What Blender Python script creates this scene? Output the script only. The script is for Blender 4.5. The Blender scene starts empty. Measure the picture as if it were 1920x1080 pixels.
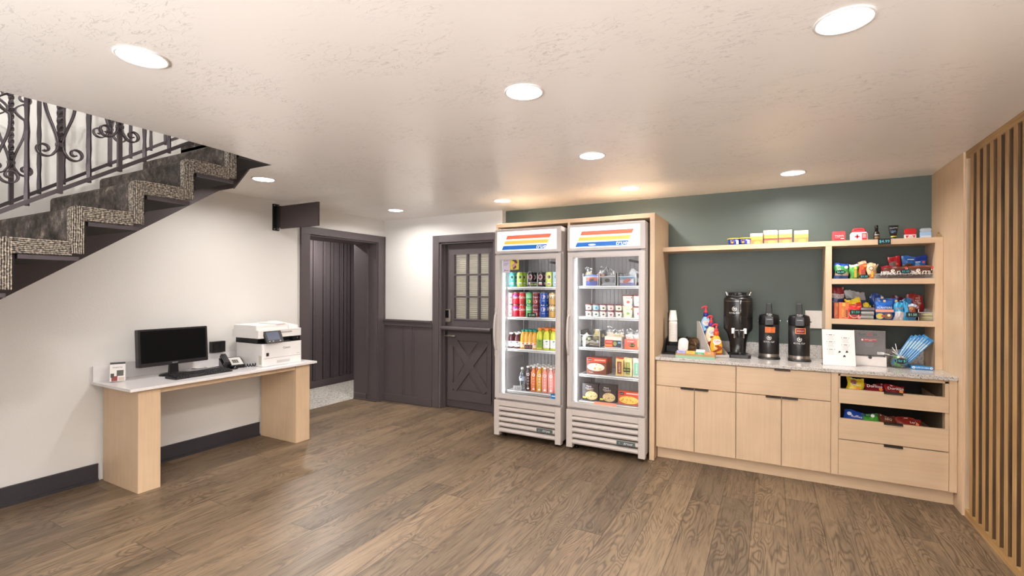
import bpy, math, random
from mathutils import Vector, Matrix
random.seed(7)
PI = math.pi
SC = bpy.context.scene
COL = SC.collection
# ------------------------------------------------------------------ camera, world, exposure
TH = math.radians(28.4); RO = math.radians(0.2); CH = 1.45; FPX = 900.0
cd = bpy.data.cameras.new('camera'); cam = bpy.data.objects.new('camera', cd); COL.objects.link(cam)
cd.sensor_width = 36; cd.lens = FPX/1920*36; cd.shift_y = 3/1920; cd.clip_start = .05
cam.matrix_world = Matrix.Translation((0, 0, CH)) @ Matrix.Rotation(TH, 4, 'Z') @ Matrix.Rotation(PI/2, 4, 'X') @ Matrix.Rotation(RO, 4, 'Z')
SC.camera = cam
W = bpy.data.worlds.new('world'); SC.world = W; W.use_nodes = True
W.node_tree.nodes['Background'].inputs[0].default_value = (.9, .92, 1, 1)
W.node_tree.nodes['Background'].inputs[1].default_value = .15
SC.view_settings.view_transform = 'Standard'; SC.view_settings.look = 'None'
SC.view_settings.gamma = 1; SC.view_settings.exposure = -0.05; SC.view_settings.use_curve_mapping = False
FILL_POWER = 540.; FILL_COL = (.98, .99, 1.0); FILL_TILT = 58  # unseen fill lamp behind the camera, aimed up at the ceiling
CAN_POWER = 14.0          # each recessed ceiling lamp, watts
CAN_COL = (1.0, .965, .925)

_R = Vector((math.cos(TH), math.sin(TH), 0)); _F = Vector((-math.sin(TH), math.cos(TH), 0)); _C = Vector((0, 0, CH))
def ray(px, py):
    x = px-960; y = py-543; c, s = math.cos(RO), math.sin(RO)
    X = x*c+y*s; Y = -x*s+y*c
    return _R*(X/FPX)+_F-Vector((0, 0, Y/FPX))
def at(px, py, Y):
    """the point of the vertical plane y = Y that stands at this spot of the photo"""
    d = ray(px, py); return _C+d*(Y/d.y)
def ax(px, Y, py=560): return at(px, py, Y).x

# ------------------------------------------------------------------ materials
def lin(h):
    if not isinstance(h, str): return tuple(h)
    h = h.lstrip('#'); v = [int(h[i:i+2], 16)/255 for i in (0, 2, 4)]
    return tuple(c/12.92 if c <= .04045 else ((c+.055)/1.055)**2.4 for c in v)
MC = {}
def nodes(name):
    m = bpy.data.materials.new(name); m.use_nodes = True
    nt = m.node_tree; return m, nt, nt.nodes['Principled BSDF'], nt.nodes['Material Output']
def N(nt, t, **k):
    n = nt.nodes.new(t)
    for a, v in k.items():
        if a in n.inputs.keys() and not hasattr(n, a): n.inputs[a].default_value = v
        else: setattr(n, a, v)
    return n
def L(nt, a, b): nt.links.new(a, b)
def M(color, rough=.5, metal=0., var=.06, scale=30, bump=0., coat=0., emit=0., ecol=None):
    key = (str(color), rough, metal, var, scale, bump, coat, emit)
    if key in MC: return MC[key]
    m, nt, b, out = nodes('mat_%d' % len(MC)); c = lin(color)
    tc = N(nt, 'ShaderNodeTexCoord'); no = N(nt, 'ShaderNodeTexNoise'); no.inputs['Scale'].default_value = scale; no.inputs['Detail'].default_value = 2
    L(nt, tc.outputs['Object'], no.inputs['Vector'])
    mx = N(nt, 'ShaderNodeMix', data_type='RGBA')
    mx.inputs[6].default_value = tuple(x*(1-var) for x in c)+(1,); mx.inputs[7].default_value = tuple(min(1, x*(1+var)) for x in c)+(1,)
    L(nt, no.outputs['Fac'], mx.inputs[0]); L(nt, mx.outputs[2], b.inputs['Base Color'])
    b.inputs['Roughness'].default_value = rough; b.inputs['Metallic'].default_value = metal
    b.inputs['Coat Weight'].default_value = coat
    if bump:
        bp = N(nt, 'ShaderNodeBump'); bp.inputs['Strength'].default_value = bump; bp.inputs['Distance'].default_value = .004
        L(nt, no.outputs['Fac'], bp.inputs['Height']); L(nt, bp.outputs[0], b.inputs['Normal'])
    if emit:
        L(nt, mx.outputs[2], b.inputs['Emission Color']); b.inputs['Emission Strength'].default_value = emit
    MC[key] = m; return m
def ramp(nt, fac, stops):
    r = N(nt, 'ShaderNodeValToRGB'); e = r.color_ramp.elements
    while len(e) < len(stops): e.new(.5)
    for i, (p, c) in enumerate(stops):
        e[i].position = p; e[i].color = (tuple(lin(c))+(1,)) if not isinstance(c, (int, float)) else (c, c, c, 1)
    L(nt, fac, r.inputs[0]); return r
def mapped(nt, sc, coord='Object'):
    tc = N(nt, 'ShaderNodeTexCoord'); mp = N(nt, 'ShaderNodeMapping'); mp.inputs['Scale'].default_value = sc
    L(nt, tc.outputs[coord], mp.inputs[0]); return mp.outputs[0]
def wood(name, c1, c2, axis='z', rough=.45, c3=None, s=1.):
    m, nt, b, out = nodes(name)
    sc = {'z': (26, 26, 1.2), 'x': (1.2, 26, 26), 'y': (26, 1.2, 26)}[axis]
    v = mapped(nt, tuple(q*s for q in sc)); no = N(nt, 'ShaderNodeTexNoise'); no.inputs['Detail'].default_value = 4; no.inputs['Scale'].default_value = 2.2
    L(nt, v, no.inputs['Vector'])
    v2 = mapped(nt, (3, 3, 3)); n2 = N(nt, 'ShaderNodeTexNoise'); n2.inputs['Scale'].default_value = 2; L(nt, v2, n2.inputs['Vector'])
    r = ramp(nt, no.outputs['Fac'], [(.32, c2), (.62, c1)])
    mx = N(nt, 'ShaderNodeMix', data_type='RGBA', blend_type='MULTIPLY'); mx.inputs[0].default_value = .5
    r2 = ramp(nt, n2.outputs['Fac'], [(.3, .86), (.7, 1.0)])
    L(nt, r.outputs[0], mx.inputs[6]); L(nt, r2.outputs[0], mx.inputs[7]); L(nt, mx.outputs[2], b.inputs['Base Color'])
    b.inputs['Roughness'].default_value = rough
    bp = N(nt, 'ShaderNodeBump'); bp.inputs['Strength'].default_value = .08; bp.inputs['Distance'].default_value = .002
    L(nt, no.outputs['Fac'], bp.inputs['Height']); L(nt, bp.outputs[0], b.inputs['Normal'])
    return m
def math_(nt, op, a, b=None):
    n = N(nt, 'ShaderNodeMath', operation=op)
    for i, v in enumerate((a, b)):
        if v is None: continue
        if isinstance(v, (int, float)): n.inputs[i].default_value = v
        else: L(nt, v, n.inputs[i])
    return n.outputs[0]
def floor_mat():
    m, nt, b, out = nodes('oak_plank_floor')
    tc = N(nt, 'ShaderNodeTexCoord'); sp = N(nt, 'ShaderNodeSeparateXYZ'); L(nt, tc.outputs['Object'], sp.inputs[0])
    x, y = sp.outputs[0], sp.outputs[1]
    u = math_(nt, 'DIVIDE', math_(nt, 'ADD', x, .105+.193*60), .193)
    row = math_(nt, 'FLOOR', u); fu = math_(nt, 'FRACT', u)
    wn = N(nt, 'ShaderNodeTexWhiteNoise', noise_dimensions='1D'); L(nt, row, wn.inputs['W'])
    v = math_(nt, 'ADD', math_(nt, 'DIVIDE', y, 1.35), math_(nt, 'MULTIPLY', wn.outputs['Value'], 7.3))
    colr = math_(nt, 'FLOOR', v); fv = math_(nt, 'FRACT', v)
    cid = N(nt, 'ShaderNodeCombineXYZ'); L(nt, row, cid.inputs[0]); L(nt, colr, cid.inputs[1])
    w2 = N(nt, 'ShaderNodeTexWhiteNoise', noise_dimensions='3D'); L(nt, cid.outputs[0], w2.inputs['Vector'])
    pid = w2.outputs['Value']
    off = math_(nt, 'MULTIPLY', pid, 40.)
    # long contour rings (cathedral grain)
    c1 = N(nt, 'ShaderNodeCombineXYZ'); L(nt, math_(nt, 'MULTIPLY', x, 7.0), c1.inputs[0]); L(nt, math_(nt, 'MULTIPLY', y, 1.5), c1.inputs[1]); L(nt, off, c1.inputs[2])
    n1 = N(nt, 'ShaderNodeTexNoise'); n1.inputs['Scale'].default_value = 1.; n1.inputs['Detail'].default_value = 1.5; n1.inputs['Distortion'].default_value = .7; L(nt, c1.outputs[0], n1.inputs['Vector'])
    ring = math_(nt, 'SINE', math_(nt, 'MULTIPLY', n1.outputs['Fac'], 120.))
    ring = math_(nt, 'ADD', math_(nt, 'MULTIPLY', ring, .5), .5); ring = math_(nt, 'POWER', ring, 2.2)
    c4 = N(nt, 'ShaderNodeCombineXYZ'); L(nt, math_(nt, 'MULTIPLY', x, 2.5), c4.inputs[0]); L(nt, math_(nt, 'MULTIPLY', y, 1.2), c4.inputs[1]); L(nt, off, c4.inputs[2])
    n4 = N(nt, 'ShaderNodeTexNoise'); n4.inputs['Scale'].default_value = 1.6; L(nt, c4.outputs[0], n4.inputs['Vector'])
    rmask = ramp(nt, n4.outputs['Fac'], [(.34, .12), (.56, 1.)]).outputs[0]
    ring = math_(nt, 'MULTIPLY', ring, rmask)
    # fine fibres
    c2 = N(nt, 'ShaderNodeCombineXYZ'); L(nt, math_(nt, 'MULTIPLY', x, 110.), c2.inputs[0]); L(nt, math_(nt, 'MULTIPLY', y, 5.), c2.inputs[1]); L(nt, off, c2.inputs[2])
    n2 = N(nt, 'ShaderNodeTexNoise'); n2.inputs['Scale'].default_value = 1.; n2.inputs['Detail'].default_value = 4; L(nt, c2.outputs[0], n2.inputs['Vector'])
    # broad streaks
    c3 = N(nt, 'ShaderNodeCombineXYZ'); L(nt, math_(nt, 'MULTIPLY', x, 14.), c3.inputs[0]); L(nt, math_(nt, 'MULTIPLY', y, 1.6), c3.inputs[1]); L(nt, off, c3.inputs[2])
    n3 = N(nt, 'ShaderNodeTexNoise'); n3.inputs['Scale'].default_value = 1.; n3.inputs['Detail'].default_value = 3; L(nt, c3.outputs[0], n3.inputs['Vector'])
    base = ramp(nt, pid, [(0., FLOOR_A), (.35, FLOOR_B), (.7, FLOOR_C), (1., FLOOR_D)]).outputs[0]
    mx = N(nt, 'ShaderNodeMix', data_type='RGBA', blend_type='MULTIPLY'); mx.inputs[0].default_value = 1.
    L(nt, base, mx.inputs[6]); L(nt, ramp(nt, n3.outputs['Fac'], [(.28, (.66, .66, .68)), (.5, (.92, .92, .91)), (.72, (1., 1., 1.))]).outputs[0], mx.inputs[7])
    m2 = N(nt, 'ShaderNodeMix', data_type='RGBA', blend_type='MULTIPLY'); m2.inputs[0].default_value = .8
    L(nt, mx.outputs[2], m2.inputs[6]); L(nt, ramp(nt, n2.outputs['Fac'], [(.34, (.5, .48, .46)), (.5, (1., 1., 1.))]).outputs[0], m2.inputs[7])
    m3 = N(nt, 'ShaderNodeMix', data_type='RGBA'); m3.inputs[7].default_value = lin('#3a2c22')+(1,)
    L(nt, m2.outputs[2], m3.inputs[6]); L(nt, math_(nt, 'MULTIPLY', ring, .62), m3.inputs[0])
    e1 = math_(nt, 'MAXIMUM', math_(nt, 'LESS_THAN', fu, .009), math_(nt, 'GREATER_THAN', fu, .991))
    e2 = math_(nt, 'MAXIMUM', math_(nt, 'LESS_THAN', fv, .0014), math_(nt, 'GREATER_THAN', fv, .9986))
    e = math_(nt, 'MAXIMUM', e1, e2)
    m4 = N(nt, 'ShaderNodeMix', data_type='RGBA'); m4.inputs[7].default_value = lin('#2c211a')+(1,)
    L(nt, m3.outputs[2], m4.inputs[6]); L(nt, math_(nt, 'MULTIPLY', e, .75), m4.inputs[0])
    L(nt, m4.outputs[2], b.inputs['Base Color'])
    h = math_(nt, 'SUBTRACT', math_(nt, 'MULTIPLY', n2.outputs['Fac'], .35), math_(nt, 'ADD', math_(nt, 'MULTIPLY', ring, .35), e))
    bp = N(nt, 'ShaderNodeBump'); bp.inputs['Strength'].default_value = .25; bp.inputs['Distance'].default_value = .0015
    L(nt, h, bp.inputs['Height']); L(nt, bp.outputs[0], b.inputs['Normal'])
    rr = ramp(nt, n3.outputs['Fac'], [(.3, .46), (.7, .36)]); L(nt, rr.outputs[0], b.inputs['Roughness'])
    return m
FLOOR_A, FLOOR_B, FLOOR_C, FLOOR_D = '#6a5a48', '#867159', '#76634e', '#8f785f'
def plaster(name, c, sc, strength, rough, kind='wall'):
    m, nt, b, out = nodes(name); v = mapped(nt, (1, 1, 1))
    no = N(nt, 'ShaderNodeTexNoise'); no.inputs['Scale'].default_value = sc; no.inputs['Detail'].default_value = 3; L(nt, v, no.inputs['Vector'])
    b.inputs['Base Color'].default_value = lin(c)+(1,); b.inputs['Roughness'].default_value = rough
    n2 = N(nt, 'ShaderNodeTexNoise'); n2.inputs['Scale'].default_value = 1.5; L(nt, v, n2.inputs['Vector'])
    if kind == 'ceiling':
        v3 = mapped(nt, (7, 20, 7)); n3 = N(nt, 'ShaderNodeTexNoise'); n3.inputs['Scale'].default_value = 1.6; n3.inputs['Detail'].default_value = 6; n3.inputs['Distortion'].default_value = .8; L(nt, v3, n3.inputs['Vector'])
        d = math_(nt, 'ABSOLUTE', math_(nt, 'SUBTRACT', n3.outputs['Fac'], .5))
        ln = ramp(nt, d, [(.0, 1.), (.016, 0.)]).outputs[0]
        v4 = mapped(nt, (1, 1, 1)); n4 = N(nt, 'ShaderNodeTexNoise'); n4.inputs['Scale'].default_value = 2.6; n4.inputs['Detail'].default_value = 4; L(nt, v4, n4.inputs['Vector'])
        mk = ramp(nt, n4.outputs['Fac'], [(.44, 0.), (.56, 1.)]).outputs[0]
        sq = math_(nt, 'MULTIPLY', ln, mk)
        hgt = math_(nt, 'ADD', math_(nt, 'MULTIPLY', no.outputs['Fac'], .35), math_(nt, 'MULTIPLY', sq, .8))
        mx = N(nt, 'ShaderNodeMix', data_type='RGBA'); mx.inputs[6].default_value = lin(c)+(1,); mx.inputs[7].default_value = tuple(q*.6 for q in lin(c))+(1,)
        L(nt, math_(nt, 'MULTIPLY', sq, .7), mx.inputs[0]); L(nt, mx.outputs[2], b.inputs['Base Color'])
    else: hgt = no.outputs['Fac']
    bp = N(nt, 'ShaderNodeBump'); bp.inputs['Strength'].default_value = strength; bp.inputs['Distance'].default_value = .004
    L(nt, hgt, bp.inputs['Height']); L(nt, bp.outputs[0], b.inputs['Normal'])
    return m
def speckle(name, base, spots, sc=160, rough=.2, th=.62):
    m, nt, b, out = nodes(name); v = mapped(nt, (1, 1, 1))
    vo = N(nt, 'ShaderNodeTexVoronoi'); vo.inputs['Scale'].default_value = sc; L(nt, v, vo.inputs['Vector'])
    wn = N(nt, 'ShaderNodeTexWhiteNoise'); L(nt, vo.outputs['Color'], wn.inputs['Vector'])
    st = [(0, spots[0]), (.08, spots[0]), (.09, spots[1]), (th*.35, spots[1]), (th*.36, base), (1, base)]
    r = ramp(nt, wn.outputs['Value'], st); r.color_ramp.interpolation = 'CONSTANT'
    L(nt, r.outputs[0], b.inputs['Base Color']); b.inputs['Roughness'].default_value = rough
    return m
def carpet(name, kind):
    m, nt, b, out = nodes(name); b.inputs['Roughness'].default_value = .95
    if kind == 'pile':
        v = mapped(nt, (1, 1, 1)); n = N(nt, 'ShaderNodeTexNoise'); n.inputs['Scale'].default_value = 13; n.inputs['Detail'].default_value = 8; n.inputs['Roughness'].default_value = .75; L(nt, v, n.inputs['Vector'])
        r = ramp(nt, n.outputs['Fac'], [(.40, '#2b2624'), (.52, '#4d4540'), (.60, '#6a6058'), (.68, '#a4988a')])
        n2 = N(nt, 'ShaderNodeTexNoise'); n2.inputs['Scale'].default_value = 220; L(nt, v, n2.inputs['Vector']); h = n2.outputs['Fac']
    else:
        tc = N(nt, 'ShaderNodeTexCoord'); sp = N(nt, 'ShaderNodeSeparateXYZ'); L(nt, tc.outputs['Object'], sp.inputs[0])
        n0 = N(nt, 'ShaderNodeTexNoise'); n0.inputs['Scale'].default_value = 14; L(nt, tc.outputs['Object'], n0.inputs['Vector'])
        w = sp.outputs[2] if kind == 'h' else math_(nt, 'ADD', sp.outputs[0], sp.outputs[1])
        q = math_(nt, 'SINE', math_(nt, 'ADD', math_(nt, 'MULTIPLY', w, 2*PI/.0095), math_(nt, 'MULTIPLY', n0.outputs['Fac'], 5.)))
        h = math_(nt, 'ADD', math_(nt, 'MULTIPLY', q, .5), .5)
        n = N(nt, 'ShaderNodeTexNoise'); n.inputs['Scale'].default_value = 95; n.inputs['Detail'].default_value = 3; L(nt, tc.outputs['Object'], n.inputs['Vector'])
        t = math_(nt, 'ADD', math_(nt, 'MULTIPLY', h, .42), math_(nt, 'SUBTRACT', math_(nt, 'MULTIPLY', n.outputs['Fac'], 1.5), .45))
        r = ramp(nt, t, [(.3, '#2a2523'), (.5, '#6c635a'), (.85, '#beb3a4')])
    L(nt, r.outputs[0], b.inputs['Base Color'])
    bp = N(nt, 'ShaderNodeBump'); bp.inputs['Strength'].default_value = .9; bp.inputs['Distance'].default_value = .004
    L(nt, h, bp.inputs['Height']); L(nt, bp.outputs[0], b.inputs['Normal']); return m
def glass(name, tint=(1, 1, 1), refl=.08, rough=.02, clear=1.):
    m, nt, b, out = nodes(name); nt.nodes.remove(b)
    tr = N(nt, 'ShaderNodeBsdfTransparent'); tr.inputs[0].default_value = tuple(tint)+(1,)
    gl = N(nt, 'ShaderNodeBsdfGlossy'); gl.inputs['Roughness'].default_value = rough
    lw = N(nt, 'ShaderNodeLayerWeight'); lw.inputs['Blend'].default_value = .25
    tc = N(nt, 'ShaderNodeTexCoord'); no = N(nt, 'ShaderNodeTexNoise'); no.inputs['Scale'].default_value = 3; L(nt, tc.outputs['Object'], no.inputs['Vector'])
    f = math_(nt, 'ADD', math_(nt, 'MULTIPLY', lw.outputs['Fresnel'], .7), math_(nt, 'MULTIPLY', no.outputs['Fac'], refl))
    mx = N(nt, 'ShaderNodeMixShader'); L(nt, f, mx.inputs[0]); L(nt, tr.outputs[0], mx.inputs[1]); L(nt, gl.outputs[0], mx.inputs[2])
    L(nt, mx.outputs[0], out.inputs[0]); return m

maple = wood('maple_vertical', '#d8bc9c', '#d3b594', 'z')
maple_x = wood('maple_horizontal', '#d8bc9c', '#d3b594', 'x')
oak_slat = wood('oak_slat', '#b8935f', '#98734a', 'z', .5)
oak_y = wood('oak_rail', '#b8935f', '#98734a', 'y', .5)
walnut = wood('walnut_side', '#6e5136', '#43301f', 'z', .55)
brown = M('#544c4e', .42, var=.05, scale=4)
brown_dk = M('#4a4141', .45, var=.05, scale=4)
basecol = M('#353237', .5, var=.08, scale=6)
iron = M('#4a4347', .4, .35, bump=.3, scale=60)
white_wall = plaster('white_wall', '#dedbd7', 90, .22, .55)
ceil_mat = plaster('knockdown_ceiling', '#f5f0ec', 70, .2, .30, 'ceiling')
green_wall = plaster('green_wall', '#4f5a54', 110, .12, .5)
quartz = speckle('quartz', '#cdc8c4', ('#6c6560', '#b0a8a2'), 260, .14)
quartz_w = M('#e6e2e2', .12, var=.02)
tilef = speckle('speckled_tile', '#b9b3ab', ('#5d564f', '#8f887f'), 90, .5, .9)
white_pl = M('#e9e6e4', .35, var=.02)
white_mt = M('#c2bab7', .32, var=.02)
black_pl = M('#17161a', .35, var=.1)
black_gl = M('#050506', .08, var=.02)
black_mt = M('#1a191a', .3, .3, var=.08)
screen_m = M('#020203', .5, var=.01); screen_m.node_tree.nodes['Principled BSDF'].inputs['Specular IOR Level'].default_value = .12
stringer_m = M('#453d3e', .75, var=.08, scale=5)
chrome = M('#c8c6c4', .18, 1., var=.03)
steel = M('#b3aca4', .3, .9, var=.05)
bronze = M('#3b322d', .4, .6, var=.05)
clear = glass('clear_glass')
plastic_clear = glass('clear_plastic', (.93, .95, .97), .22, .1)
pile = carpet('stair_carpet', 'pile'); rib_h = carpet('carpet_rib_h', 'h'); rib_v = carpet('carpet_rib_v', 'v')

# ------------------------------------------------------------------ mesh helpers
_TXT = {}
def text_geo(s):
    if s in _TXT: return _TXT[s]
    cu = bpy.data.curves.new('t', 'FONT'); cu.body = s; cu.resolution_u = 2; cu.fill_mode = 'FRONT'
    ob = bpy.data.objects.new('t', cu); COL.objects.link(ob)
    dg = bpy.context.evaluated_depsgraph_get(); dg.update()
    me = bpy.data.meshes.new_from_object(ob.evaluated_get(dg))
    vs = [(v.co.x, v.co.y) for v in me.vertices]; fs = [tuple(p.vertices) for p in me.polygons]
    bpy.data.objects.remove(ob); bpy.data.meshes.remove(me); bpy.data.curves.remove(cu)
    x0 = min(v[0] for v in vs); x1 = max(v[0] for v in vs); y0 = min(v[1] for v in vs); y1 = max(v[1] for v in vs)
    h = max(y1-y0, 1e-6)
    vs = [((x-(x0+x1)/2)/h, (y-(y0+y1)/2)/h) for x, y in vs]
    _TXT[s] = (vs, fs, (x1-x0)/h); return _TXT[s]
def rotz(a): return Matrix.Rotation(a, 3, 'Z')
class MB:
    def __init__(s): s.v = []; s.f = []; s.m = []; s.sm = []; s.mats = []
    def mi(s, m):
        if m not in s.mats: s.mats.append(m)
        return s.mats.index(m)
    def add(s, vs, fs, m, smooth=False, tf=None):
        o = len(s.v)
        for p in vs:
            p = Vector(p)
            if tf is not None: p = tf @ p
            s.v.append(tuple(p))
        k = s.mi(m) if not isinstance(m, list) else None
        for i, f in enumerate(fs):
            s.f.append(tuple(o+j for j in f)); s.m.append(s.mi(m[i]) if k is None else k); s.sm.append(smooth)
        return s
    def box(s, x0, x1, y0, y1, z0, z1, m, tf=None):
        vs = [(x0, y0, z0), (x1, y0, z0), (x1, y1, z0), (x0, y1, z0), (x0, y0, z1), (x1, y0, z1), (x1, y1, z1), (x0, y1, z1)]
        fs = [(0, 3, 2, 1), (4, 5, 6, 7), (0, 1, 5, 4), (1, 2, 6, 5), (2, 3, 7, 6), (3, 0, 4, 7)]
        return s.add(vs, fs, m, False, tf)
    def rbox(s, x0, x1, y0, y1, z0, z1, r, m, axis='y', n=4, tf=None):
        """box with rounded corners seen along one axis"""
        A = {'y': (x0, x1, z0, z1), 'z': (x0, x1, y0, y1), 'x': (y0, y1, z0, z1)}[axis]
        pts = []
        for cx, cy, a0 in ((A[1]-r, A[3]-r, 0), (A[0]+r, A[3]-r, PI/2), (A[0]+r, A[2]+r, PI), (A[1]-r, A[2]+r, 1.5*PI)):
            for i in range(n+1):
                a = a0+PI/2*i/n; pts.append((cx+r*math.cos(a), cy+r*math.sin(a)))
        lo, hi = {'y': (y0, y1), 'z': (z0, z1), 'x': (x0, x1)}[axis]
        return s.prism(pts, lo, hi, m, axis, tf)
    def prism(s, pts, lo, hi, m, axis='y', tf=None, smooth=False):
        n = len(pts)
        mk = {'y': lambda p, t: (p[0], t, p[1]), 'z': lambda p, t: (p[0], p[1], t), 'x': lambda p, t: (t, p[0], p[1])}[axis]
        vs = [mk(p, lo) for p in pts]+[mk(p, hi) for p in pts]
        fs = [tuple(range(n)), tuple(range(2*n-1, n-1, -1))]+[(i, n+i, n+(i+1) % n, (i+1) % n) for i in range(n)]
        return s.add(vs, fs, m, smooth, tf)
    def poly(s, pts, m, tf=None): return s.add(pts, [tuple(range(len(pts)))], m, False, tf)
    def lathe(s, prof, m, c=(0, 0, 0), seg=20, tf=None, smooth=True, caps=True, sx=1., sy=1.):
        """prof: (r, z) or (r, z, material of the band above)"""
        vs = []; fs = []; ms = []; n = len(prof)
        for p in prof:
            for i in range(seg):
                a = 2*PI*i/seg; vs.append((c[0]+sx*p[0]*math.cos(a), c[1]+sy*p[0]*math.sin(a), c[2]+p[1]))
        for k in range(n-1):
            mm = prof[k][2] if len(prof[k]) > 2 else m
            for i in range(seg):
                j = (i+1) % seg; fs.append((k*seg+i, k*seg+j, (k+1)*seg+j, (k+1)*seg+i)); ms.append(mm)
        if caps:
            fs.append(tuple(range(seg-1, -1, -1))); ms.append(prof[0][2] if len(prof[0]) > 2 else m)
            fs.append(tuple((n-1)*seg+i for i in range(seg))); ms.append(prof[-1][2] if len(prof[-1]) > 2 else (prof[-2][2] if len(prof[-2]) > 2 else m))
        o = len(s.f); s.add(vs, fs, ms, smooth, tf)
        if caps: s.sm[-1] = False; s.sm[-2] = False
        return s
    def tube(s, pts, r, m, seg=6, tf=None, closed=False, taper=None):
        P = [Vector(p) for p in pts]; n = len(P); vs = []; up = None
        for i, p in enumerate(P):
            d = (P[(i+1) % n]-P[i-1]) if closed else (P[min(i+1, n-1)]-P[max(i-1, 0)])
            d.normalize()
            if up is None: up = d.orthogonal().normalized()
            else:
                up = up-d*up.dot(d)
                if up.length < 1e-5: up = d.orthogonal()
                up.normalize()
            b = d.cross(up); rr = r if taper is None else r*taper[i]
            for k in range(seg):
                a = 2*PI*k/seg+PI/seg; vs.append(tuple(p+up*(rr*math.cos(a))+b*(rr*math.sin(a))))
        fs = []
        for i in range(n if closed else n-1):
            j = (i+1) % n
            for k in range(seg):
                q = (k+1) % seg; fs.append((i*seg+k, i*seg+q, j*seg+q, j*seg+k))
        if not closed: fs.append(tuple(range(seg-1, -1, -1))); fs.append(tuple((n-1)*seg+k for k in range(seg)))
        return s.add(vs, fs, m, seg > 4, tf)
    def txt(s, t, c, h, m, ux=(1, 0, 0), uz=(0, 0, 1), wmax=None, shear=0., cyl=None, stretch=1., tf=None):
        vs, fs, w = text_geo(t); ux = Vector(ux); uz = Vector(uz); c = Vector(c); k = stretch
        if wmax and w*h*k > wmax: k = wmax/(w*h)
        out = []
        for x, y in vs:
            xx = (x+y*shear)*h*k
            if cyl:
                a = cyl[1]+xx/cyl[0]; out.append((c.x+cyl[0]*math.sin(a), c.y-cyl[0]*math.cos(a), c.z+y*h))
            else: out.append(tuple(c+ux*xx+uz*(y*h)))
        return s.add(out, fs, m, False, tf)
    def patch(s, r, a0, a1, z0, z1, m, c=(0, 0, 0), n=8):
        """printed rectangle on a cylinder of radius r; angle 0 faces -y"""
        vs = []; 
        for i in range(n+1):
            a = a0+(a1-a0)*i/n
            for z in (z0, z1): vs.append((c[0]+r*math.sin(a), c[1]-r*math.cos(a), c[2]+z))
        return s.add(vs, [(2*i, 2*i+2, 2*i+3, 2*i+1) for i in range(n)], m, True)
    def disc(s, r, m, c, rad, ang=0., n=14, e=1.):
        """printed round spot on a cylinder (rad>0) or flat (rad=None) facing -y"""
        vs = []
        for i in range(n):
            a = 2*PI*i/n; x = r*math.cos(a); z = r*e*math.sin(a)
            if rad: t = ang+x/rad; vs.append((c[0]+rad*math.sin(t), c[1]-rad*math.cos(t), c[2]+z))
            else: vs.append((c[0]+x, c[1], c[2]+z))
        return s.add(vs, [tuple(range(n))], m)
    def pouch(s, w, h, t, bands, wt=None, seed=0, crimp=.012, nx=10, nz=14, wr=.004, tf=None):
        """filled snack bag standing on z=0, front to -y; bands: [(upper v, material)]"""
        rnd = random.Random(seed); wt = w if wt is None else wt; vs = []; fs = []; ms = []
        ph = [rnd.uniform(0, 6.28) for _ in range(6)]
        def pt(i, k, sgn):
            u = i/nx; v = k/nz; ww = w+(wt-w)*v
            pu = max(0, math.sin(PI*u))**.55; c = crimp/h
            pv = 0 if v < c*.6 or v > 1-c else max(0, math.sin(PI*min(1, max(0, (v-c*.6)/(1-1.6*c)))))**.5
            y = sgn*t/2*pu*pv
            y += wr*math.sin(17*u+ph[0]+6*v)*math.cos(13*v+ph[1])*pu*.8+(wr*.6*math.sin(50*u+ph[2]) if v > 1-c or v < c else 0)
            x = (u-.5)*ww*(1-.05*pv)+wr*.7*math.sin(9*v+ph[3])
            z = v*h+wr*math.sin(5*u+ph[4])*v+(wr*.5 if (i % 2 and k == nz) else 0)
            return (x, y, z)
        for sgn in (-1, 1):
            o = len(vs)
            for k in range(nz+1):
                for i in range(nx+1): vs.append(pt(i, k, sgn))
            for k in range(nz):
                vm = (k+.5)/nz; mm = next(m for lim, m in bands if vm <= lim+1e-6)
                for i in range(nx):
                    a = o+k*(nx+1)+i; q = (a, a+1, a+nx+2, a+nx+1)
                    fs.append(q if sgn < 0 else q[::-1]); ms.append(mm)
        return s.add(vs, fs, ms, True, tf)
    def build(s, name, parent=None, loc=None, rz=0., rot=None, bev=0.):
        me = bpy.data.meshes.new(name); me.from_pydata(s.v, [], s.f)
        for m in s.mats: me.materials.append(m)
        me.polygons.foreach_set('material_index', s.m); me.polygons.foreach_set('use_smooth', s.sm); me.update()
        o = bpy.data.objects.new(name, me); COL.objects.link(o)
        if parent: o.parent = parent
        if loc is not None: o.location = loc
        o.rotation_euler = rot if rot is not None else (0, 0, rz)
        if bev:
            b = o.modifiers.new('bevel', 'BEVEL'); b.width = bev; b.segments = 2; b.limit_method = 'ANGLE'
        return o
def thing(name, label, cat, loc=(0, 0, 0), rz=0., group=None, rot=None):
    o = bpy.data.objects.new(name, None); COL.objects.link(o); o.empty_display_size = .1
    o.location = loc; o.rotation_euler = rot if rot is not None else (0, 0, rz)
    return tag(o, label, cat, group)
def tag(o, label, cat, group=None):
    o['label'] = label; o['category'] = cat
    if group: o['group'] = group
    return o
def struct(o, label=None, cat=None):
    o['kind'] = 'structure'
    if label: o['label'] = label
    if cat: o['category'] = cat
    return o
def plabel(o, t): o['label'] = t; return o
def copy_tree(o, parent=None):
    c = o.copy(); COL.objects.link(c); c.parent = parent
    for k in ('label', 'group'):
        if parent is None and k in c.keys(): del c[k]
    for ch in list(o.children): copy_tree(ch, c)
    return c
def dup(root, loc, label, group=None, rz=None):
    c = copy_tree(root); c.location = loc; c['label'] = label
    if group: c['group'] = group
    if rz is not None: c.rotation_euler = (0, 0, rz)
    return c
CZ = 2.35; XL = -4.47; YB = 4.82; YD = 4.74; XR = 1.09

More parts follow.
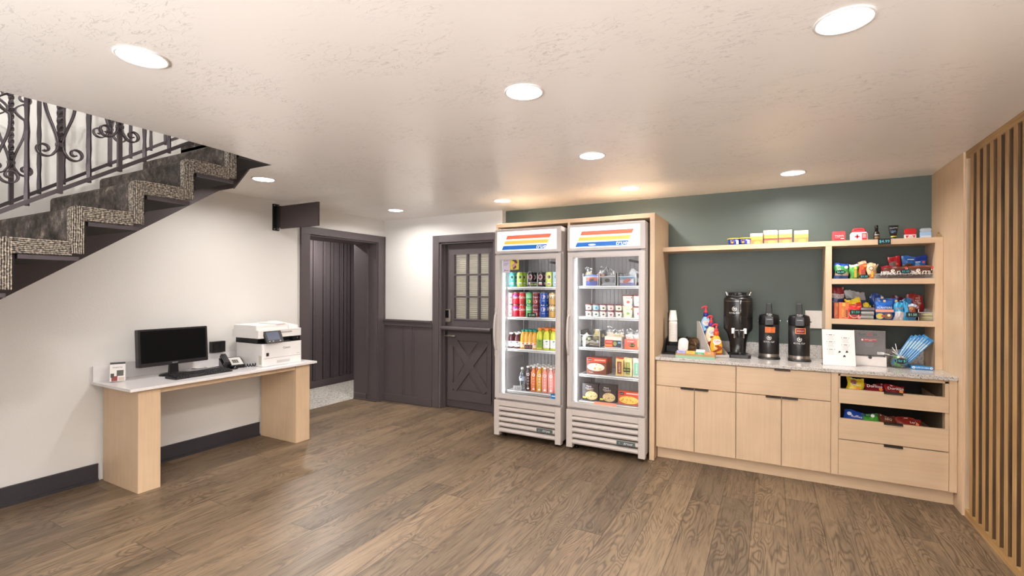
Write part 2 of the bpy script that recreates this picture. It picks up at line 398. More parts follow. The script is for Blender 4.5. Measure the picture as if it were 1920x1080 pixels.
# ================================================================== THE ROOM
def simple(name, m, *boxes, bev=0):
    b = MB()
    for q in boxes: b.box(*q, m)
    return b.build(name, bev=bev)
struct(simple('floor', floor_mat(), (-4.87, 3.2, -3.0, 4.95, -.06, 0)), 'brown oak plank floor', 'floor')
struct(simple('floor', tilef, (-5.95, -4.87, 2.9, 5.75, -.06, -.001)), 'speckled grey tile floor in the side corridor', 'floor')
# ceiling with the stairwell opening
OP = [(-3.100, -1.9), (-3.105, 1.0), (-3.125, 1.55), (-3.15, 1.85), (-3.19, 2.13), (-3.20, 2.245), (-3.44, 2.225), (-4.24, 2.60), (XL, 2.60)]
CANS = [(-2.159, .957), (-.993, 1.945), (.21, 1.929), (-1.06, 3.08), (-1.104, 4.22), (.14, 4.24), (-3.666, 2.491), (-3.766, 4.176), (-2.396, 4.221), (-.95, .45), (.25, .3), (-.9, -1.2), (.3, -1.4)]
CAN_R = .088
def ceiling():
    from mathutils.geometry import delaunay_2d_cdt
    b = MB(); z0, z1 = CZ, 2.62
    loops = [[(3.2, -3), (3.2, 4.95), (-4.5, 4.95), (-4.5, -3)], OP+[(XL, -1.9)]]
    top = [l[:] for l in loops]
    for x, y in CANS: loops.append([(x+CAN_R*.86*math.cos(2*PI*i/32), y+CAN_R*.86*math.sin(2*PI*i/32)) for i in range(32)])
    def inside(p, poly):
        c = False
        for (xa, ya), (xb, yb) in zip(poly, poly[1:]+poly[:1]):
            if (ya > p[1]) != (yb > p[1]) and p[0] < (xb-xa)*(p[1]-ya)/(yb-ya)+xa: c = not c
        return c
    for ls, z, m_ in ((loops, z0, ceil_mat), (top, z1, white_wall)):
        co = []; ed = []
        for l in ls:
            o = len(co); co += [Vector(p) for p in l]; ed += [(o+i, o+(i+1) % len(l)) for i in range(len(l))]
        vo, _, fo, *_r = delaunay_2d_cdt(co, ed, [], 0, 1e-6)
        fs = []
        for f in fo:
            c = sum((vo[i] for i in f), Vector((0, 0)))/len(f)
            if inside(c, ls[0]) and not any(inside(c, h) for h in ls[1:]): fs.append(tuple(f))
        b.add([(v.x, v.y, z) for v in vo], fs, m_)
    for (xa, ya), (xb, yb) in zip(OP[:5], OP[1:6]): b.poly([(xa, ya, z0), (xb, yb, z0), (xb, yb, z1), (xa, ya, z1)], white_wall)
    b.poly([(-3.1, -1.9, z0), (XL, -1.9, z0), (XL, -1.9, z1), (-3.1, -1.9, z1)], white_wall)
    for (xa, ya), (xb, yb) in zip(OP[5:], OP[6:]):
        b.poly([(xa, ya, z0+.004), (xb, yb, z0+.004), (xb, yb, z1), (xa, ya, z1)], stringer_m)
    return b.build('ceiling')
struct(ceiling(), 'beige knockdown-textured ceiling with the stairwell opening', 'ceiling')
# left wall with the deep doorway, running on up the stairwell
b = MB()
for q in ((XL-.39, XL, -3.0, 3.57, 0, 4.9), (XL-.39, XL, 3.57, 4.62, 2.05, 2.62), (XL-.39, XL, 4.62, 4.95, 0, 2.62), (XL-.39, XL, 3.57, 4.95, 2.62, 4.9)): b.box(*q, white_wall)
struct(b.build('wall_left'), 'off-white textured left wall', 'wall')
struct(simple('wall_back', white_wall, (XL, -3.57, YD, 4.95, 0, CZ), (-3.57, -2.79, YD, 4.95, 2.03, CZ), (-2.79, -2.69, YD, 4.95, 0, CZ)), 'off-white wall around the grey door', 'wall')
struct(simple('wall_back', green_wall, (-2.69, 3.2, YB, 4.95, 0, CZ)), 'dark green wall behind the counter', 'wall')
struct(simple('wall_right', white_wall, (1.22, 1.30, -3.0, 4.82, 0, CZ)), 'wall behind the wooden slats', 'wall')
b = MB()
for q in ((-4.5, -2.35, 0, 4.9), (.95, 1.3, 0, 4.9), (-2.35, .95, 0, .25), (-2.35, .95, 2.25, 4.9)): b.box(q[0], q[1], -3.1, -3.0, q[2], q[3], white_wall)
struct(b.build('wall_front'), 'wall behind the camera with an added window', 'wall')
wn_ = struct(MB().box(-2.35, .95, -3.07, -3.06, .25, 2.25, M('#ffffff', .5, var=.01, emit=0.)).build('fill_window_1'), 'added window behind the camera, holding the ceiling fill lamp', 'window')  # made-up window, added out of view to carry the fill lamp
b = MB()
for q in (-2.35, -1.25, -.15, .91): b.box(q, q+.04, -3.08, -2.99, .25, 2.25, white_pl)
b.box(-2.35, .95, -3.08, -2.99, .25, .29, white_pl); b.box(-2.35, .95, -3.08, -2.99, 2.21, 2.25, white_pl); b.build('fill_window_frame', wn_)
l = bpy.data.lights.new('ceiling_fill', 'AREA'); l.shape = 'RECTANGLE'; l.size = 3.2; l.size_y = 1.85; l.energy = FILL_POWER; l.color = FILL_COL; l.spread = math.radians(125)  # added area lamp, tilted upward to brighten the ceiling
o = bpy.data.objects.new('ceiling_fill', l); COL.objects.link(o); o.parent = wn_; o.location = (-.7, -3.02, 1.25); o.rotation_euler = (math.radians(90+FILL_TILT), 0, 0)
# upper floor box around the stairwell
b = MB()
b.box(-1.5, -1.4, -3, 4.95, 2.62, 4.9, white_wall); b.box(XL, -1.5, 4.0, 4.1, 2.62, 4.9, white_wall); b.box(XL, -1.4, -3, 4.1, 4.9, 4.95, white_wall)
struct(b.build('wall_upstairs'), 'walls of the upper landing', 'wall')
# corridor behind the doorway
b = MB()
XH = -5.9
b.box(XH-.05, XH, 2.9, 5.75, 0, CZ, brown)
for a, c in ((3.2, 3.24), (3.45, 3.49), (3.7, 3.74), (3.95, 3.99), (4.2, 4.24), (4.46, 4.5), (4.785, 4.832), (4.966, 5.005), (5.104, 5.144), (5.278, 5.33), (5.43, 5.47)):
    b.box(XH, XH+.022, a, a+.012, .11, CZ-.1, brown); b.box(XH, XH+.022, c-.012, c, .11, CZ-.1, brown); b.box(XH, XH+.012, a, c, .11, CZ-.1, brown)
b.box(XH, XH+.02, 2.9, 5.6, 0, .1, brown); b.box(XH, XH+.03, 2.9, 5.6, 0, .012, brown_dk); b.box(XH, XH+.02, 2.9, 5.6, 2.2, CZ, brown)
b.box(XH, -4.86, 5.62, 5.7, 0, CZ, brown); b.box(XH+.03, XH+.12, 5.58, 5.62, 0, 2.1, brown); b.box(XH+.15, XH+.24, 5.57, 5.62, 0, 2.1, brown)
b.box(XH, -4.86, 2.82, 2.9, 0, CZ, white_wall); b.box(-4.9, -4.86, 4.63, 5.7, 0, CZ, brown); b.box(XH, -4.86, 2.82, 5.7, CZ, CZ+.05, white_wall)
struct(b.build('wall_corridor'), 'grey-brown panelled corridor wall with vertical battens', 'wall')
# doorway casing and deep jamb
b = MB()
x0, x1 = XL, XL+.022
b.box(x0, x1, 3.458, 3.575, 0, 2.05, brown); b.box(x0, x1, 4.615, 4.738, 0, 2.05, brown); b.box(x0, x1, 3.458, 4.738, 2.05, 2.133, brown)
b.box(x1, x1+.006, 3.458, 3.475, 0, 2.133, brown); b.box(x1, x1+.006, 4.72, 4.738, 0, 2.133, brown)
b.box(XL-.39, XL, 3.57, 3.585, 0, 2.05, brown); b.box(XL-.39, XL, 3.57, 4.62, 2.035, 2.05, brown)
b.box(XL-.39, XL, 4.605, 4.62, 0, 2.035, brown); b.box(XL-.175, XL-.14, 4.592, 4.605, .09, 2.035, brown); b.box(XL-.39, XL-.17, 4.594, 4.605, 0, .085, brown)
b.box(XL-.39, XL, 4.585, 4.60, 0, .014, brown_dk)
struct(b.build('trim_1', bev=.002), 'grey-brown casing of the corridor doorway', 'trim')
# wainscot
b = MB()
y0 = YD-.012
b.box(-4.447, -3.672, y0, YD, 0, .99, brown)
b.box(-4.447, -3.672, y0-.012, y0, .0, .095, brown); b.box(-4.447, -3.672, y0-.02, y0, 0, .014, brown_dk)
for a in (-4.425, -4.145, -4.118, -3.99, -3.962): b.box(a, a+.011, y0-.009, y0, .095, .985, brown)
b.box(-4.447, -3.672, y0-.018, y0, .985, 1.045, brown); b.box(-4.45, -3.672, y0-.034, y0, 1.04, 1.062, brown)
struct(b.build('trim_2', bev=.0015), 'grey-brown panelled wainscot below the white wall', 'trim')
b = MB()
b.box(-3.662, -3.57, YD-.022, YD, 0, 2.105, brown); b.box(-2.79, -2.70, YD-.022, YD, 0, 2.105, brown); b.box(-3.57, -2.79, YD-.022, YD, 2.02, 2.105, brown)
b.box(-3.57, -3.545, YD, 4.94, 0, 2.02, brown); b.box(-2.815, -2.79, YD, 4.94, 0, 2.02, brown); b.box(-3.57, -2.79, YD, 4.94, 2.0, 2.03, brown)
b.box(-3.545, -3.53, 4.79, 4.83, 0, 2.0, brown)
struct(b.build('trim_3', bev=.002), 'grey-brown casing around the dutch door', 'trim')
for i, (a, c) in enumerate(((-3.0, 1.70), (1.87, 2.995), (3.155, 3.457))):
    b = MB(); b.box(XL, XL+.014, a, c, 0, .128, basecol); b.box(XL, XL+.024, a, c, 0, .018, basecol); b.box(XL, XL+.018, a, c, .118, .13, basecol)
    struct(b.build('baseboard_left'), 'dark grey baseboard along the left wall', 'baseboard')
# ---------------- dutch door
DY = 4.84
D = MB(); x0, x1 = -3.528, -2.86; y0, y1 = DY, DY+.045
wx0, wx1, wz0, wz1 = -3.424, -2.925, 1.09, 1.878
D.box(x0, wx0, y0, y1, 1.0, 1.998, brown); D.box(wx1, x1, y0, y1, 1.0, 1.998, brown); D.box(wx0, wx1, y0, y1, wz1, 1.998, brown); D.box(wx0, wx1, y0, y1, 1.0, wz0, brown)
for q in (-3.247, -3.082): D.box(q, q+.018, y0-.004, y1, wz0, wz1, brown)
for q in (1.35, 1.617): D.box(wx0, wx1, y0-.003, y1, q, q+.022, brown)
for (a, c, e, f) in ((wx0-.012, wx0+.004, wz0-.012, wz1+.012), (wx1-.004, wx1+.012, wz0-.012, wz1+.012)): D.box(a, c, y0-.008, y0, e, f, brown)
D.box(wx0, wx1, y0-.008, y0, wz1-.004, wz1+.012, brown); D.box(wx0, wx1, y0-.008, y0, wz0-.012, wz0+.004, brown)
door = struct(D.build('door_1', bev=.0015), 'grey-brown dutch door with nine panes over a crossbuck panel', 'door')
Lw = MB(); Lw.box(x0, x1, y0, y1, .012, .992, brown)
def bar(b, p, q, w, t, m, y):
    p = Vector((p[0], 0, p[1])); q = Vector((q[0], 0, q[1])); d = (q-p).normalized(); n = Vector((-d.z, 0, d.x))*(w/2)
    b.prism([((p+n).x, (p+n).z), ((p-n).x, (p-n).z), ((q-n).x, (q-n).z), ((q+n).x, (q+n).z)], y-t, y, m)
fr = [(-3.45, -3.38), (-2.965, -2.9)]
for a, c in fr: pass
bar(Lw, (-3.42, .83), (-2.955, .235), .095, .020, brown, y0); bar(Lw, (-2.955, .83), (-3.42, .235), .095, .0205, brown, y0)
Lw.box(-3.5, -3.425, y0-.018, y0, .14, .93, brown); Lw.box(-2.94, -2.88, y0-.018, y0, .14, .93, brown); Lw.box(-3.5, -2.88, y0-.0185, y0, .83, .93, brown); Lw.box(-3.5, -2.88, y0-.0185, y0, .10, .215, brown)
Lw.prism([(-3.32, .235), (-3.07, .235), (-3.195, .41)], y0-.007, y0, brown); Lw.prism([(-3.32, .82), (-3.07, .82), (-3.195, .66)], y0-.007, y0, brown)
Lw.prism([(-3.41, .32), (-3.41, .74), (-3.27, .54)], y0-.007, y0, brown); Lw.prism([(-2.95, .32), (-2.95, .74), (-3.11, .54)], y0-.007, y0, brown)
Lw.build('lower_leaf', door, bev=.002)
b = MB(); b.rbox(-3.56, -2.85, 4.735, 4.85, .955, 1.0, .018, brown, 'x'); b.build('door_ledge', door, bev=.002)
b = MB(); b.box(wx0, wx1, y0+.02, y0+.024, wz0, wz1, clear); b.build('glass_pane', door)
cream = M('#d6d0bf', .6, var=.04, emit=.0); b = MB()
for i in range(34):
    z = wz0-.01+i*.0245; b.poly([(wx0-.03, y0+.058, z), (wx1+.03, y0+.058, z), (wx1+.03, y0+.078, z+.015), (wx0-.03, y0+.078, z+.015)], cream)

for q in (-3.36, -3.0): b.box(q, q+.003, y0+.055, y0+.057, wz0, wz1, cream)
b.build('window_blind', door)
b = MB(); b.rbox(-3.55, -3.462, y0-.03, y0, 1.05, 1.205, .012, steel); b.box(-3.532, -3.482, y0-.034, y0-.03, 1.10, 1.195, black_gl); b.build('keypad_lock', door, bev=.002)
b = MB(); T = Matrix.Translation((-3.475, y0, .885)) @ Matrix.Rotation(PI/2, 4, 'X')
b.lathe([(.04, 0), (.04, .01), (.034, .014), (.013, .016), (.013, .05)], steel, tf=T, seg=24)
b.tube([(-3.53, y0-.055, .885), (-3.475, y0-.05, .885), (-3.43, y0-.052, .884), (-3.37, y0-.05, .886)], .011, steel, 8); b.build('door_handle', door)
b = MB()
for q in ((-3.72, -2.62, 5.9, 5.95, .5, 2.4), (-3.72, -3.7, 4.95, 5.9, .5, 2.4), (-2.64, -2.62, 4.95, 5.9, .5, 2.4), (-3.72, -2.62, 4.95, 5.95, 2.4, 2.45), (-3.72, -2.62, 4.95, 5.95, .45, .5)): b.box(*q, M('#cfcac0', .7))
struct(b.build('wall_office'), 'cream walls of the office behind the dutch door', 'wall')
# ---------------- recessed lamps
def can_light(x, y, label, power=CAN_POWER, z=CZ, rad=.088):
    t = thing('ceiling_light', label, 'light', (x, y, z), group='round recessed ceiling lights')
    b = MB(); r = rad; deep = .020 if z == CZ and (x, y) in CANS else 0
    b.lathe([(r*1.02, -.0003), (r*1.02, -.004), (r*.95, -.007), (r*.86, -.003), (r*.855, 0)]+([(r*.76, deep)] if deep else []), white_pl, seg=40, caps=False); b.build('trim_ring', t)
    b = MB(); k = .76 if deep else .85
    b.lathe([(r*k, deep-.0015), (r*(k-.03), deep-.003)], LENS, seg=36, caps=True); b.build('lens', t)
    l = bpy.data.lights.new('lamp', 'AREA'); l.shape = 'DISK'; l.size = r*(1.44 if deep else 1.55); l.energy = power*(1.25 if deep else 1); l.color = CAN_COL
    o = bpy.data.objects.new('lamp', l); COL.objects.link(o); o.parent = t; o.location = (0, 0, deep-.0045)
    return t
LENS = M('#fff8f0', .5, var=.01, emit=6.)
for x, y, lb in ((-2.159, .957, 'large recessed light at top left, in front of the stair railing'), (-.993, 1.945, 'round recessed light in the middle of the ceiling'),
                 (.21, 1.929, 'large recessed light at the top right corner of the ceiling'), (-1.06, 3.08, 'recessed light between the central one and the fridge wall'),
                 (-1.104, 4.22, 'recessed light close to the green wall above the right fridge'), (.14, 4.24, 'recessed light close to the green wall above the coffee counter'),
                 (-3.666, 2.491, 'recessed light just beyond the end of the stairs'), (-3.766, 4.176, 'recessed light in the far left corner by the grey door'),
                 (-2.396, 4.221, 'recessed light close to the wall above the left fridge')):
    can_light(x, y, lb)
for x, y, lb in ((-.95, .45, 'recessed light just above and left of the camera'), (.25, .3, 'recessed light just above and right of the camera'), (-.9, -1.2, 'recessed light behind the camera in the middle'), (.3, -1.4, 'recessed light behind the camera at the right')): can_light(x, y, lb)
can_light(-5.38, 4.5, 'recessed light of the side corridor ceiling', CAN_POWER*3.2)
can_light(-3.17, 5.4, 'ceiling light of the office behind the dutch door', CAN_POWER*.4, z=2.4)
can_light(-2.8, -.6, 'ceiling light of the upper landing', CAN_POWER*1.2, z=4.895, rad=.12)
for yy, pw, lb in ((.35, 7., 'small wall lamp upstairs nearest the camera'), (1.75, 5.0, 'small wall lamp upstairs farther along the landing')):
    t = thing('wall_lamp', lb, 'light', (-1.5, yy, 3.15)); b = MB(); b.lathe([(.05, 0), (.05, .01), (.02, .015)], steel, tf=Matrix.Rotation(-PI/2, 4, 'Y'), seg=20); b.build('wall_plate', t)
    b = MB(); b.lathe([(.02, -.03), (.035, -.02), (.035, .02), (.02, .03)], LENS, (-.05, 0, 0), seg=20); b.build('lamp_shade', t)
    l = bpy.data.lights.new('lamp', 'POINT'); l.shadow_soft_size = .03; l.energy = CAN_POWER*pw; l.color = CAN_COL
    o = bpy.data.objects.new('lamp', l); COL.objects.link(o); o.parent = t; o.location = (-.13, 0, 0)

# ================================================================== STAIRS
ST = thing('staircase', 'open staircase with dark mottled carpet wrapped over each step', 'stairs', (0, 0, 0))
RY, RT, RUN, RISE = 1.107, 1.88, .2737, .189
XS, XS2 = -3.2, -4.33
under_shade = M('#1f1b1b', .9)  # shade under the treads, put into the colour of their undersides
def step(k):
    y0 = RY+RUN*k; y1 = y0+RUN; T = RT+RISE*k; th = .068; rt = .05
    b = MB()
    # riser + tread in one rounded wrap (pile), seen as an L in profile
    prof = [(y0, T-RISE-.055), (y0+rt, T-RISE-.055), (y0+rt, T-th), (y1+.004, T-th), (y1+.004, T)]
    for i in range(5):
        a = PI/2*i/4; prof.append((y0+.03-.03*math.sin(a), T-.03+.03*math.cos(a)))
    b.prism(prof, XS2, XS-.045, pile, 'x'); s = b.build('carpet', ST)
    b = MB(); e = .004
    # ribbed border over the open end
    b.prism([(y0-e, T-RISE-.06), (y0+rt, T-RISE-.06), (y0+rt, T-th-e), (y0+rt, T-.02), (y0+.03, T+e)]+[(y0+.026-.03*math.sin(PI/2*i/4), T+e-.03+.03*math.cos(PI/2*i/4)) for i in range(5)], XS-.05, XS, rib_v, 'x')
    b.prism([(y0+rt, T-th-.006), (y1+.0, T-th-.006), (y1+.0, T+e), (y0+rt-.012, T+e)], XS-.05, XS-.001, rib_h, 'x')
    b.build('carpet_border', s)
    b = MB(); b.box(XS2, XS-.012, y0+.07, y1+.03, T-th-.03, T-th-.007, under_shade); b.box(XS-.012, XS-.006, y0+.07, y1+.03, T-th-.03, T-th-.009, iron); b.box(XS2, XS-.012, y0+rt+.001, y0+rt+.012, T-RISE, T-th-.01, under_shade)
    b.build('tread_board', ST)
for k in range(-9, 4): step(k)
b = MB()
SX = -4.1
def sline(y, o): return o+.688*(y-1.08)
pts = [(-1.95, sline(-1.95, 1.378)), (2.47, sline(2.47, 1.378)), (2.62, sline(2.47, 1.378)+.22), (2.62, 2.62), (2.3, 2.62), (2.3, sline(2.3, 1.598)), (-1.95, sline(-1.95, 1.598)-.0)]
pts[0] = (-1.95, max(0, sline(-1.95, 1.378))); 
pts = [(-.923, 0.0), (2.47, sline(2.47, 1.378)), (2.60, 2.60), (2.25, 2.60), (2.25, sline(2.25, 1.598)), (-1.24, sline(-1.24, 1.598)), (-1.5, 0.0)]
b.prism(pts, SX-.06, SX, stringer_m, 'x'); b.build('stringer', ST, bev=.003)
b = MB(); b.box(XS2, -3.21, RY+RUN*4, 2.22, 2.55, 2.636, pile); b.box(XS2, -3.215, RY+RUN*4, RY+RUN*4+.03, 2.36, 2.6, pile); b.build('landing_carpet', ST)
b = MB(); b.prism([(-3.44, 2.228), (-4.24, 2.602), (-4.24, 2.59), (-3.44, 2.215)], 2.345, 2.6, stringer_m, 'z'); b.build('landing_fascia', ST)
def spiral(cy, cz, r0, turns, a0, sgn, n=26):
    out = []
    for i in range(n+1):
        t = i/n; a = a0+sgn*turns*2*PI*t; r = r0*(1-.82*t); out.append((cy+r*math.cos(a), cz+r*math.sin(a)))
    return out
def railing(x, z_at, slope, ys, kinds, label, rail_r=.011):
    t = thing('stair_railing', label, 'railing', (x, 0, 0))
    g = lambda y: z_at+slope*(y-1.2)
    b = MB(); ya, yb = ys[0]-.08, min(ys[-1]+.12, 2.19)
    for oz, w, h in ((0, .012, .012), (.86, .02, .014)):
        b.prism([(ya, g(ya)+oz-h), (yb, g(yb)+oz-h), (yb, g(yb)+oz+h), (ya, g(ya)+oz+h)], -w, w, iron, 'x')
    b.build('rail', t)
    for y, kd in zip(ys, kinds):
        b = MB(); z0, z1 = g(y)-.02, g(y)+.85; w = .0095
        if kd == 'plain':
            # hammered square bar
            n = 14; prof = [(w*1.15*(1+.16*math.sin(i*2.4)), z0+(z1-z0)*i/n) for i in range(n+1)]
            b.lathe(prof, iron, seg=4, smooth=False)
            for q in range(len(b.v)): b.v[q] = (b.v[q][0], b.v[q][1]+y, b.v[q][2])
        else:
            # twisted square bar
            n = 60; vs = []; fs = []
            for i in range(n+1):
                z = z0+(z1-z0)*i/n; f = min(1, max(0, (z-z0-.22)/.02)); a = (z-z0-.22)*42 if z > z0+.22 else 0
                for k in range(4):
                    c = a+PI/4+k*PI/2; vs.append((w*1.5*math.cos(c), y+w*1.5*math.sin(c), z))
            for i in range(n):
                for k in range(4): fs.append((i*4+k, i*4+(k+1) % 4, i*4+4+(k+1) % 4, i*4+4+k))
            b.add(vs, fs, iron)
        b.build('baluster', t)
        if kd == 'scroll':
            b = MB(); zc = g(y)+.235
            b.box(-.014, .014, y-.016, y+.016, zc-.008, zc+.008, iron)
            for off in (-.011, .011):
                for sg in (-1, 1):
                    sp = spiral(y+sg*.062, zc-.035+.0, .042, 1.35, PI if sg > 0 else 0, sg)
                    low = [(y+sg*.008, zc+.01), (y+sg*.010, zc-.01)]+[(y+sg*(.012+.01*0), zc-.028)]+sp[1:]
                    b.tube([(off, p[0], p[1]) for p in low], .0042, iron, 6)
                    up = [(y+sg*(.008+.052*(1-math.cos(PI*min(1, i/10)))/2+.012*math.sin(PI*i/10)), zc+.008+.26*i/10) for i in range(11)]
                    top = [(y+sg*(.060-.05*math.sin(PI*i/8)*.9), zc+.268+.10*i/8) for i in range(1, 9)]
                    b.tube([(off, p[0], p[1]) for p in up+top], .0042, iron, 6)
                    s2 = spiral(y+sg*.055, zc+.395, .036, 1.3, -PI/2, sg)
                    b.tube([(off, p[0], p[1]) for p in s2], .004, iron, 6)
            b.build('scrollwork', t)
    return t
NY = [.45, .58, .71, .834, .957, 1.084, 1.206, 1.345, 1.469, 1.601, 1.735, 1.87, 2.0, 2.13]
NK = ['scroll' if i in (1, 3, 5, 7, 11) else 'plain' for i in range(len(NY))]
NK[7] = 'scroll'
railing(-3.28, 2.041, .66, NY, NK, 'black wrought iron railing along the near side of the stairs')
FY = [.6, .73, .85, .97, 1.098, 1.223, 1.34, 1.465, 1.585, 1.706, 1.832, 1.927, 2.05, 2.15]
FK = ['scroll' if i in (2, 4, 8, 12) else 'plain' for i in range(len(FY))]
railing(-4.0, 2.036, .70, FY, FK, 'black wrought iron railing on the far side of the stairs, nearest the wall')
# blade sign over the doorway
t = thing('blade_sign', 'blank dark brown blade sign on a wall bracket above the printer', 'sign', (XL, 3.17, 2.18))
sb = M('#3c3233', .5, var=.04)
b = MB(); b.box(0, .012, -.035, .035, -.135, .135, black_mt); b.box(.012, .095, -.008, .008, -.11, .11, black_mt)
for z in (-.12, .12):
    for y in (-.02, .02): b.box(.012, .015, y-.005, y+.005, z-.005, z+.005, steel)
b.build('wall_bracket', t); b = MB(); b.box(.09, .645, -.01, .01, -.122, .107, sb); b.build('sign_panel', t, bev=.001)

# ================================================================== SLATTED PARTITION, END PANEL
t = thing('slat_screen', 'floor to ceiling screen of narrow vertical oak slats at the right', 'screen', (1.1, 0, 0))
b = MB(); b.box(0, .09, 2.2, 4.107, 0, .052, oak_y); b.box(0, .09, 2.2, 4.107, 2.303, CZ-.001, oak_y); b.box(0, .09, 4.108, 4.121, 0, CZ-.001, maple); b.build('frame', t)
b = MB(); i = 0
for k in range(22):
    y = 4.031-.1016*k
    if y < 2.25: break
    if 3.2 < y < 3.35: pass
    vs = [(0, y-.051, .052), (.088, y-.051, .052), (.088, y, .052), (0, y, .052), (0, y-.051, 2.303), (.088, y-.051, 2.303), (.088, y, 2.303), (0, y, 2.303)]
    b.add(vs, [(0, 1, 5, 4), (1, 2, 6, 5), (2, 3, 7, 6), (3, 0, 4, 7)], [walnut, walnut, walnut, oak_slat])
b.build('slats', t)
b = MB(); b.box(0, .09, 2.1, 2.2, 0, CZ-.001, oak_slat); b.build('post', t)
b = MB(); b.box(XR, 1.13, 4.122, 4.819, 0, CZ-.001, maple)
tag(b.build('end_panel'), 'tall maple end panel between the shelves and the slat screen', 'panel')
b = MB(); b.box(XR+.11, XR+.13, -3, 2.1, 0, CZ, white_wall); struct(b.build('wall_right'), 'plain right wall beside the camera', 'wall')

# ================================================================== CASEWORK
CT = .879
t = thing('countertop', 'speckled light grey quartz countertop along the green wall', 'countertop', (0, 0, CT))
b = MB(); b.box(-.875, 1.089, 4.20, 4.818, -.026, 0, quartz); b.build('slab', t, bev=.002)
b = MB(); b.box(-.875, .374, 4.80, 4.819, CT, CT+.108, quartz); tag(b.build('backsplash', bev=.001), 'speckled quartz backsplash strip behind the coffee dispensers', 'backsplash')
b = MB(); b.box(.42, 1.043, 4.80, 4.819, CT, CT+.108, quartz); tag(b.build('backsplash', bev=.001), 'speckled quartz backsplash strip inside the right shelf bay', 'backsplash')
inner_shade = M('#2e2a27', .7)  # dark tone stands in for the shade inside the open drawers
def pull(b, x0, x1, y, z): b.box(x0, x1, y-.012, y+.01, z-.001, z+.003, bronze); b.box(x0, x1, y-.013, y-.010, z-.010, z+.003, bronze)
def cabinet(x0, xm, x1, label, dh):
    t = thing('base_cabinet', label, 'cabinet', ((x0+x1)/2, 4.22, 0)); o = (x0+x1)/2
    b = MB(); g = .003
    b.box(x0-o, x1-o, .021, .59, .105, .852, maple); b.box(x0-o, x1-o, .07, .085, 0, .105, maple_x); b.build('carcass', t)
    b = MB(); b.box(x0-o+g, x1-o-g, 0, .02, .638, .845, maple_x); dr = b.build('drawer_front', t, bev=.001)
    if dh: b = MB(); pull(b, dh[0]-o, dh[1]-o, 0, .845); b.build('pull', dr)
    for a, c, hx in ((x0, xm, (xm-.108, xm-.003)), (xm, x1, (xm+.003, xm+.108))):
        b = MB(); b.box(a-o+g, c-o-g, 0, .02, .108, .632, maple); d = b.build('door', t, bev=.001)
        b = MB(); pull(b, hx[0]-o, hx[1]-o, 0, .632); b.build('pull', d)
cabinet(-.872, -.56, -.247, 'maple base cabinet at the left end with the cup stack above it', None)
cabinet(-.247, .07, .388, 'middle maple base cabinet below the two coffee dispensers', (.021, .128))
t = thing('drawer_unit', 'maple drawer unit with two open pull-outs full of snack bags', 'cabinet', (.74, 4.22, 0)); o = .74
b = MB()
b.box(.388-o, .43-o, 0, .59, .105, .852, maple); b.box(1.049-o, 1.089-o, 0, .59, .105, .852, maple)
b.box(.43-o, .445-o, .012, .59, .105, .84, maple); b.box(1.03-o, 1.049-o, .012, .59, .105, .84, maple)
b.box(.43-o, 1.049-o, .012, .59, .828, .852, maple_x); b.box(.445-o, 1.03-o, .58, .59, .105, .828, inner_shade); b.box(.445-o, 1.03-o, .03, .58, .105, .13, maple); b.box(.4455-o, .447-o, .03, .58, .13, .826, inner_shade); b.box(1.028-o, 1.0295-o, .06, .58, .13, .826, M('#77664f', .6))  # right inner side is also coloured darker for that shade
b.box(.388-o, 1.089-o, .07, .085, 0, .105, maple_x); b.build('carcass', t)
for z0, z1, name, fl in ((.632, .737, 'pull_out_drawer', .66), (.372, .522, 'pull_out_drawer', .40), (.108, .366, 'drawer', None)):
    b = MB(); b.box(.433-o, 1.047-o, -.001, .019, z0, z1, maple_x)
    if fl: b.box(.455-o, 1.022-o, .019, .5, fl-.012, fl, maple); b.box(.455-o, .465-o, .019, .5, fl, fl+.05, maple); b.box(1.012-o, 1.022-o, .019, .5, fl, fl+.05, maple)
    d = b.build(name, t, bev=.001); b = MB(); pull(b, .697-o, .803-o, -.001, z1); b.build('pull', d)
# wall shelving
t = thing('shelf_unit', 'maple wall shelving with a long top shelf and a three-tier bay', 'shelf', (0, 4.526, 0)); dd = YB-.002-4.526
b = MB(); b.box(-.876, 1.089, 0, dd, 1.801, 1.842, maple_x); b.build('top_shelf', t, bev=.001)
b = MB(); b.box(.376, .418, .001, dd, CT, 1.801, maple); b.build('divider', t, bev=.001)
b = MB(); b.box(1.045, 1.089, .001, dd, CT, 1.801, maple); b.build('side_panel', t, bev=.001)
b = MB(); b.box(.4185, 1.0445, dd-.022, dd-.001, CT+.109, 1.80, M('#39403c', .6, var=.04)); b.build('dark_backing', t)  # dark sheet in front of the green wall makes this bay darker
for z in (1.503, 1.189):
    b = MB(); b.box(.418, 1.045, .002, dd-.0225, z, z+.041, maple_x); b.build('shelf', t, bev=.001)
# fridge surround
t = thing('fridge_surround', 'tall maple surround boxing in both glass-door fridges', 'cabinet', (0, 4.17, 0))
b = MB(); b.box(-2.436, -.9165, 0, .62, 2.072, 2.108, maple_x); b.build('top_panel', t, bev=.001)
for a, c, n in ((-.916, -.876, 'side_panel'), (-1.668, -1.646, 'divider'), (-2.436, -2.414, 'side_panel')):
    b = MB(); b.box(a, c, .0005 if n != 'divider' else .001, .648 if c < -2 else .62, 0, 2.108 if c > -1 else 2.072, maple); b.build(n, t, bev=.001)
b = MB(); b.box(-.12, .0, -.009, 0, -.075, .075, M('#d8d2cc', .4))
o = b.build('switch_plate', loc=(.375, YB-.0005, 1.205)); tag(o, 'pale blank wall plate on the green wall right of the coffee dispensers', 'wall plate')

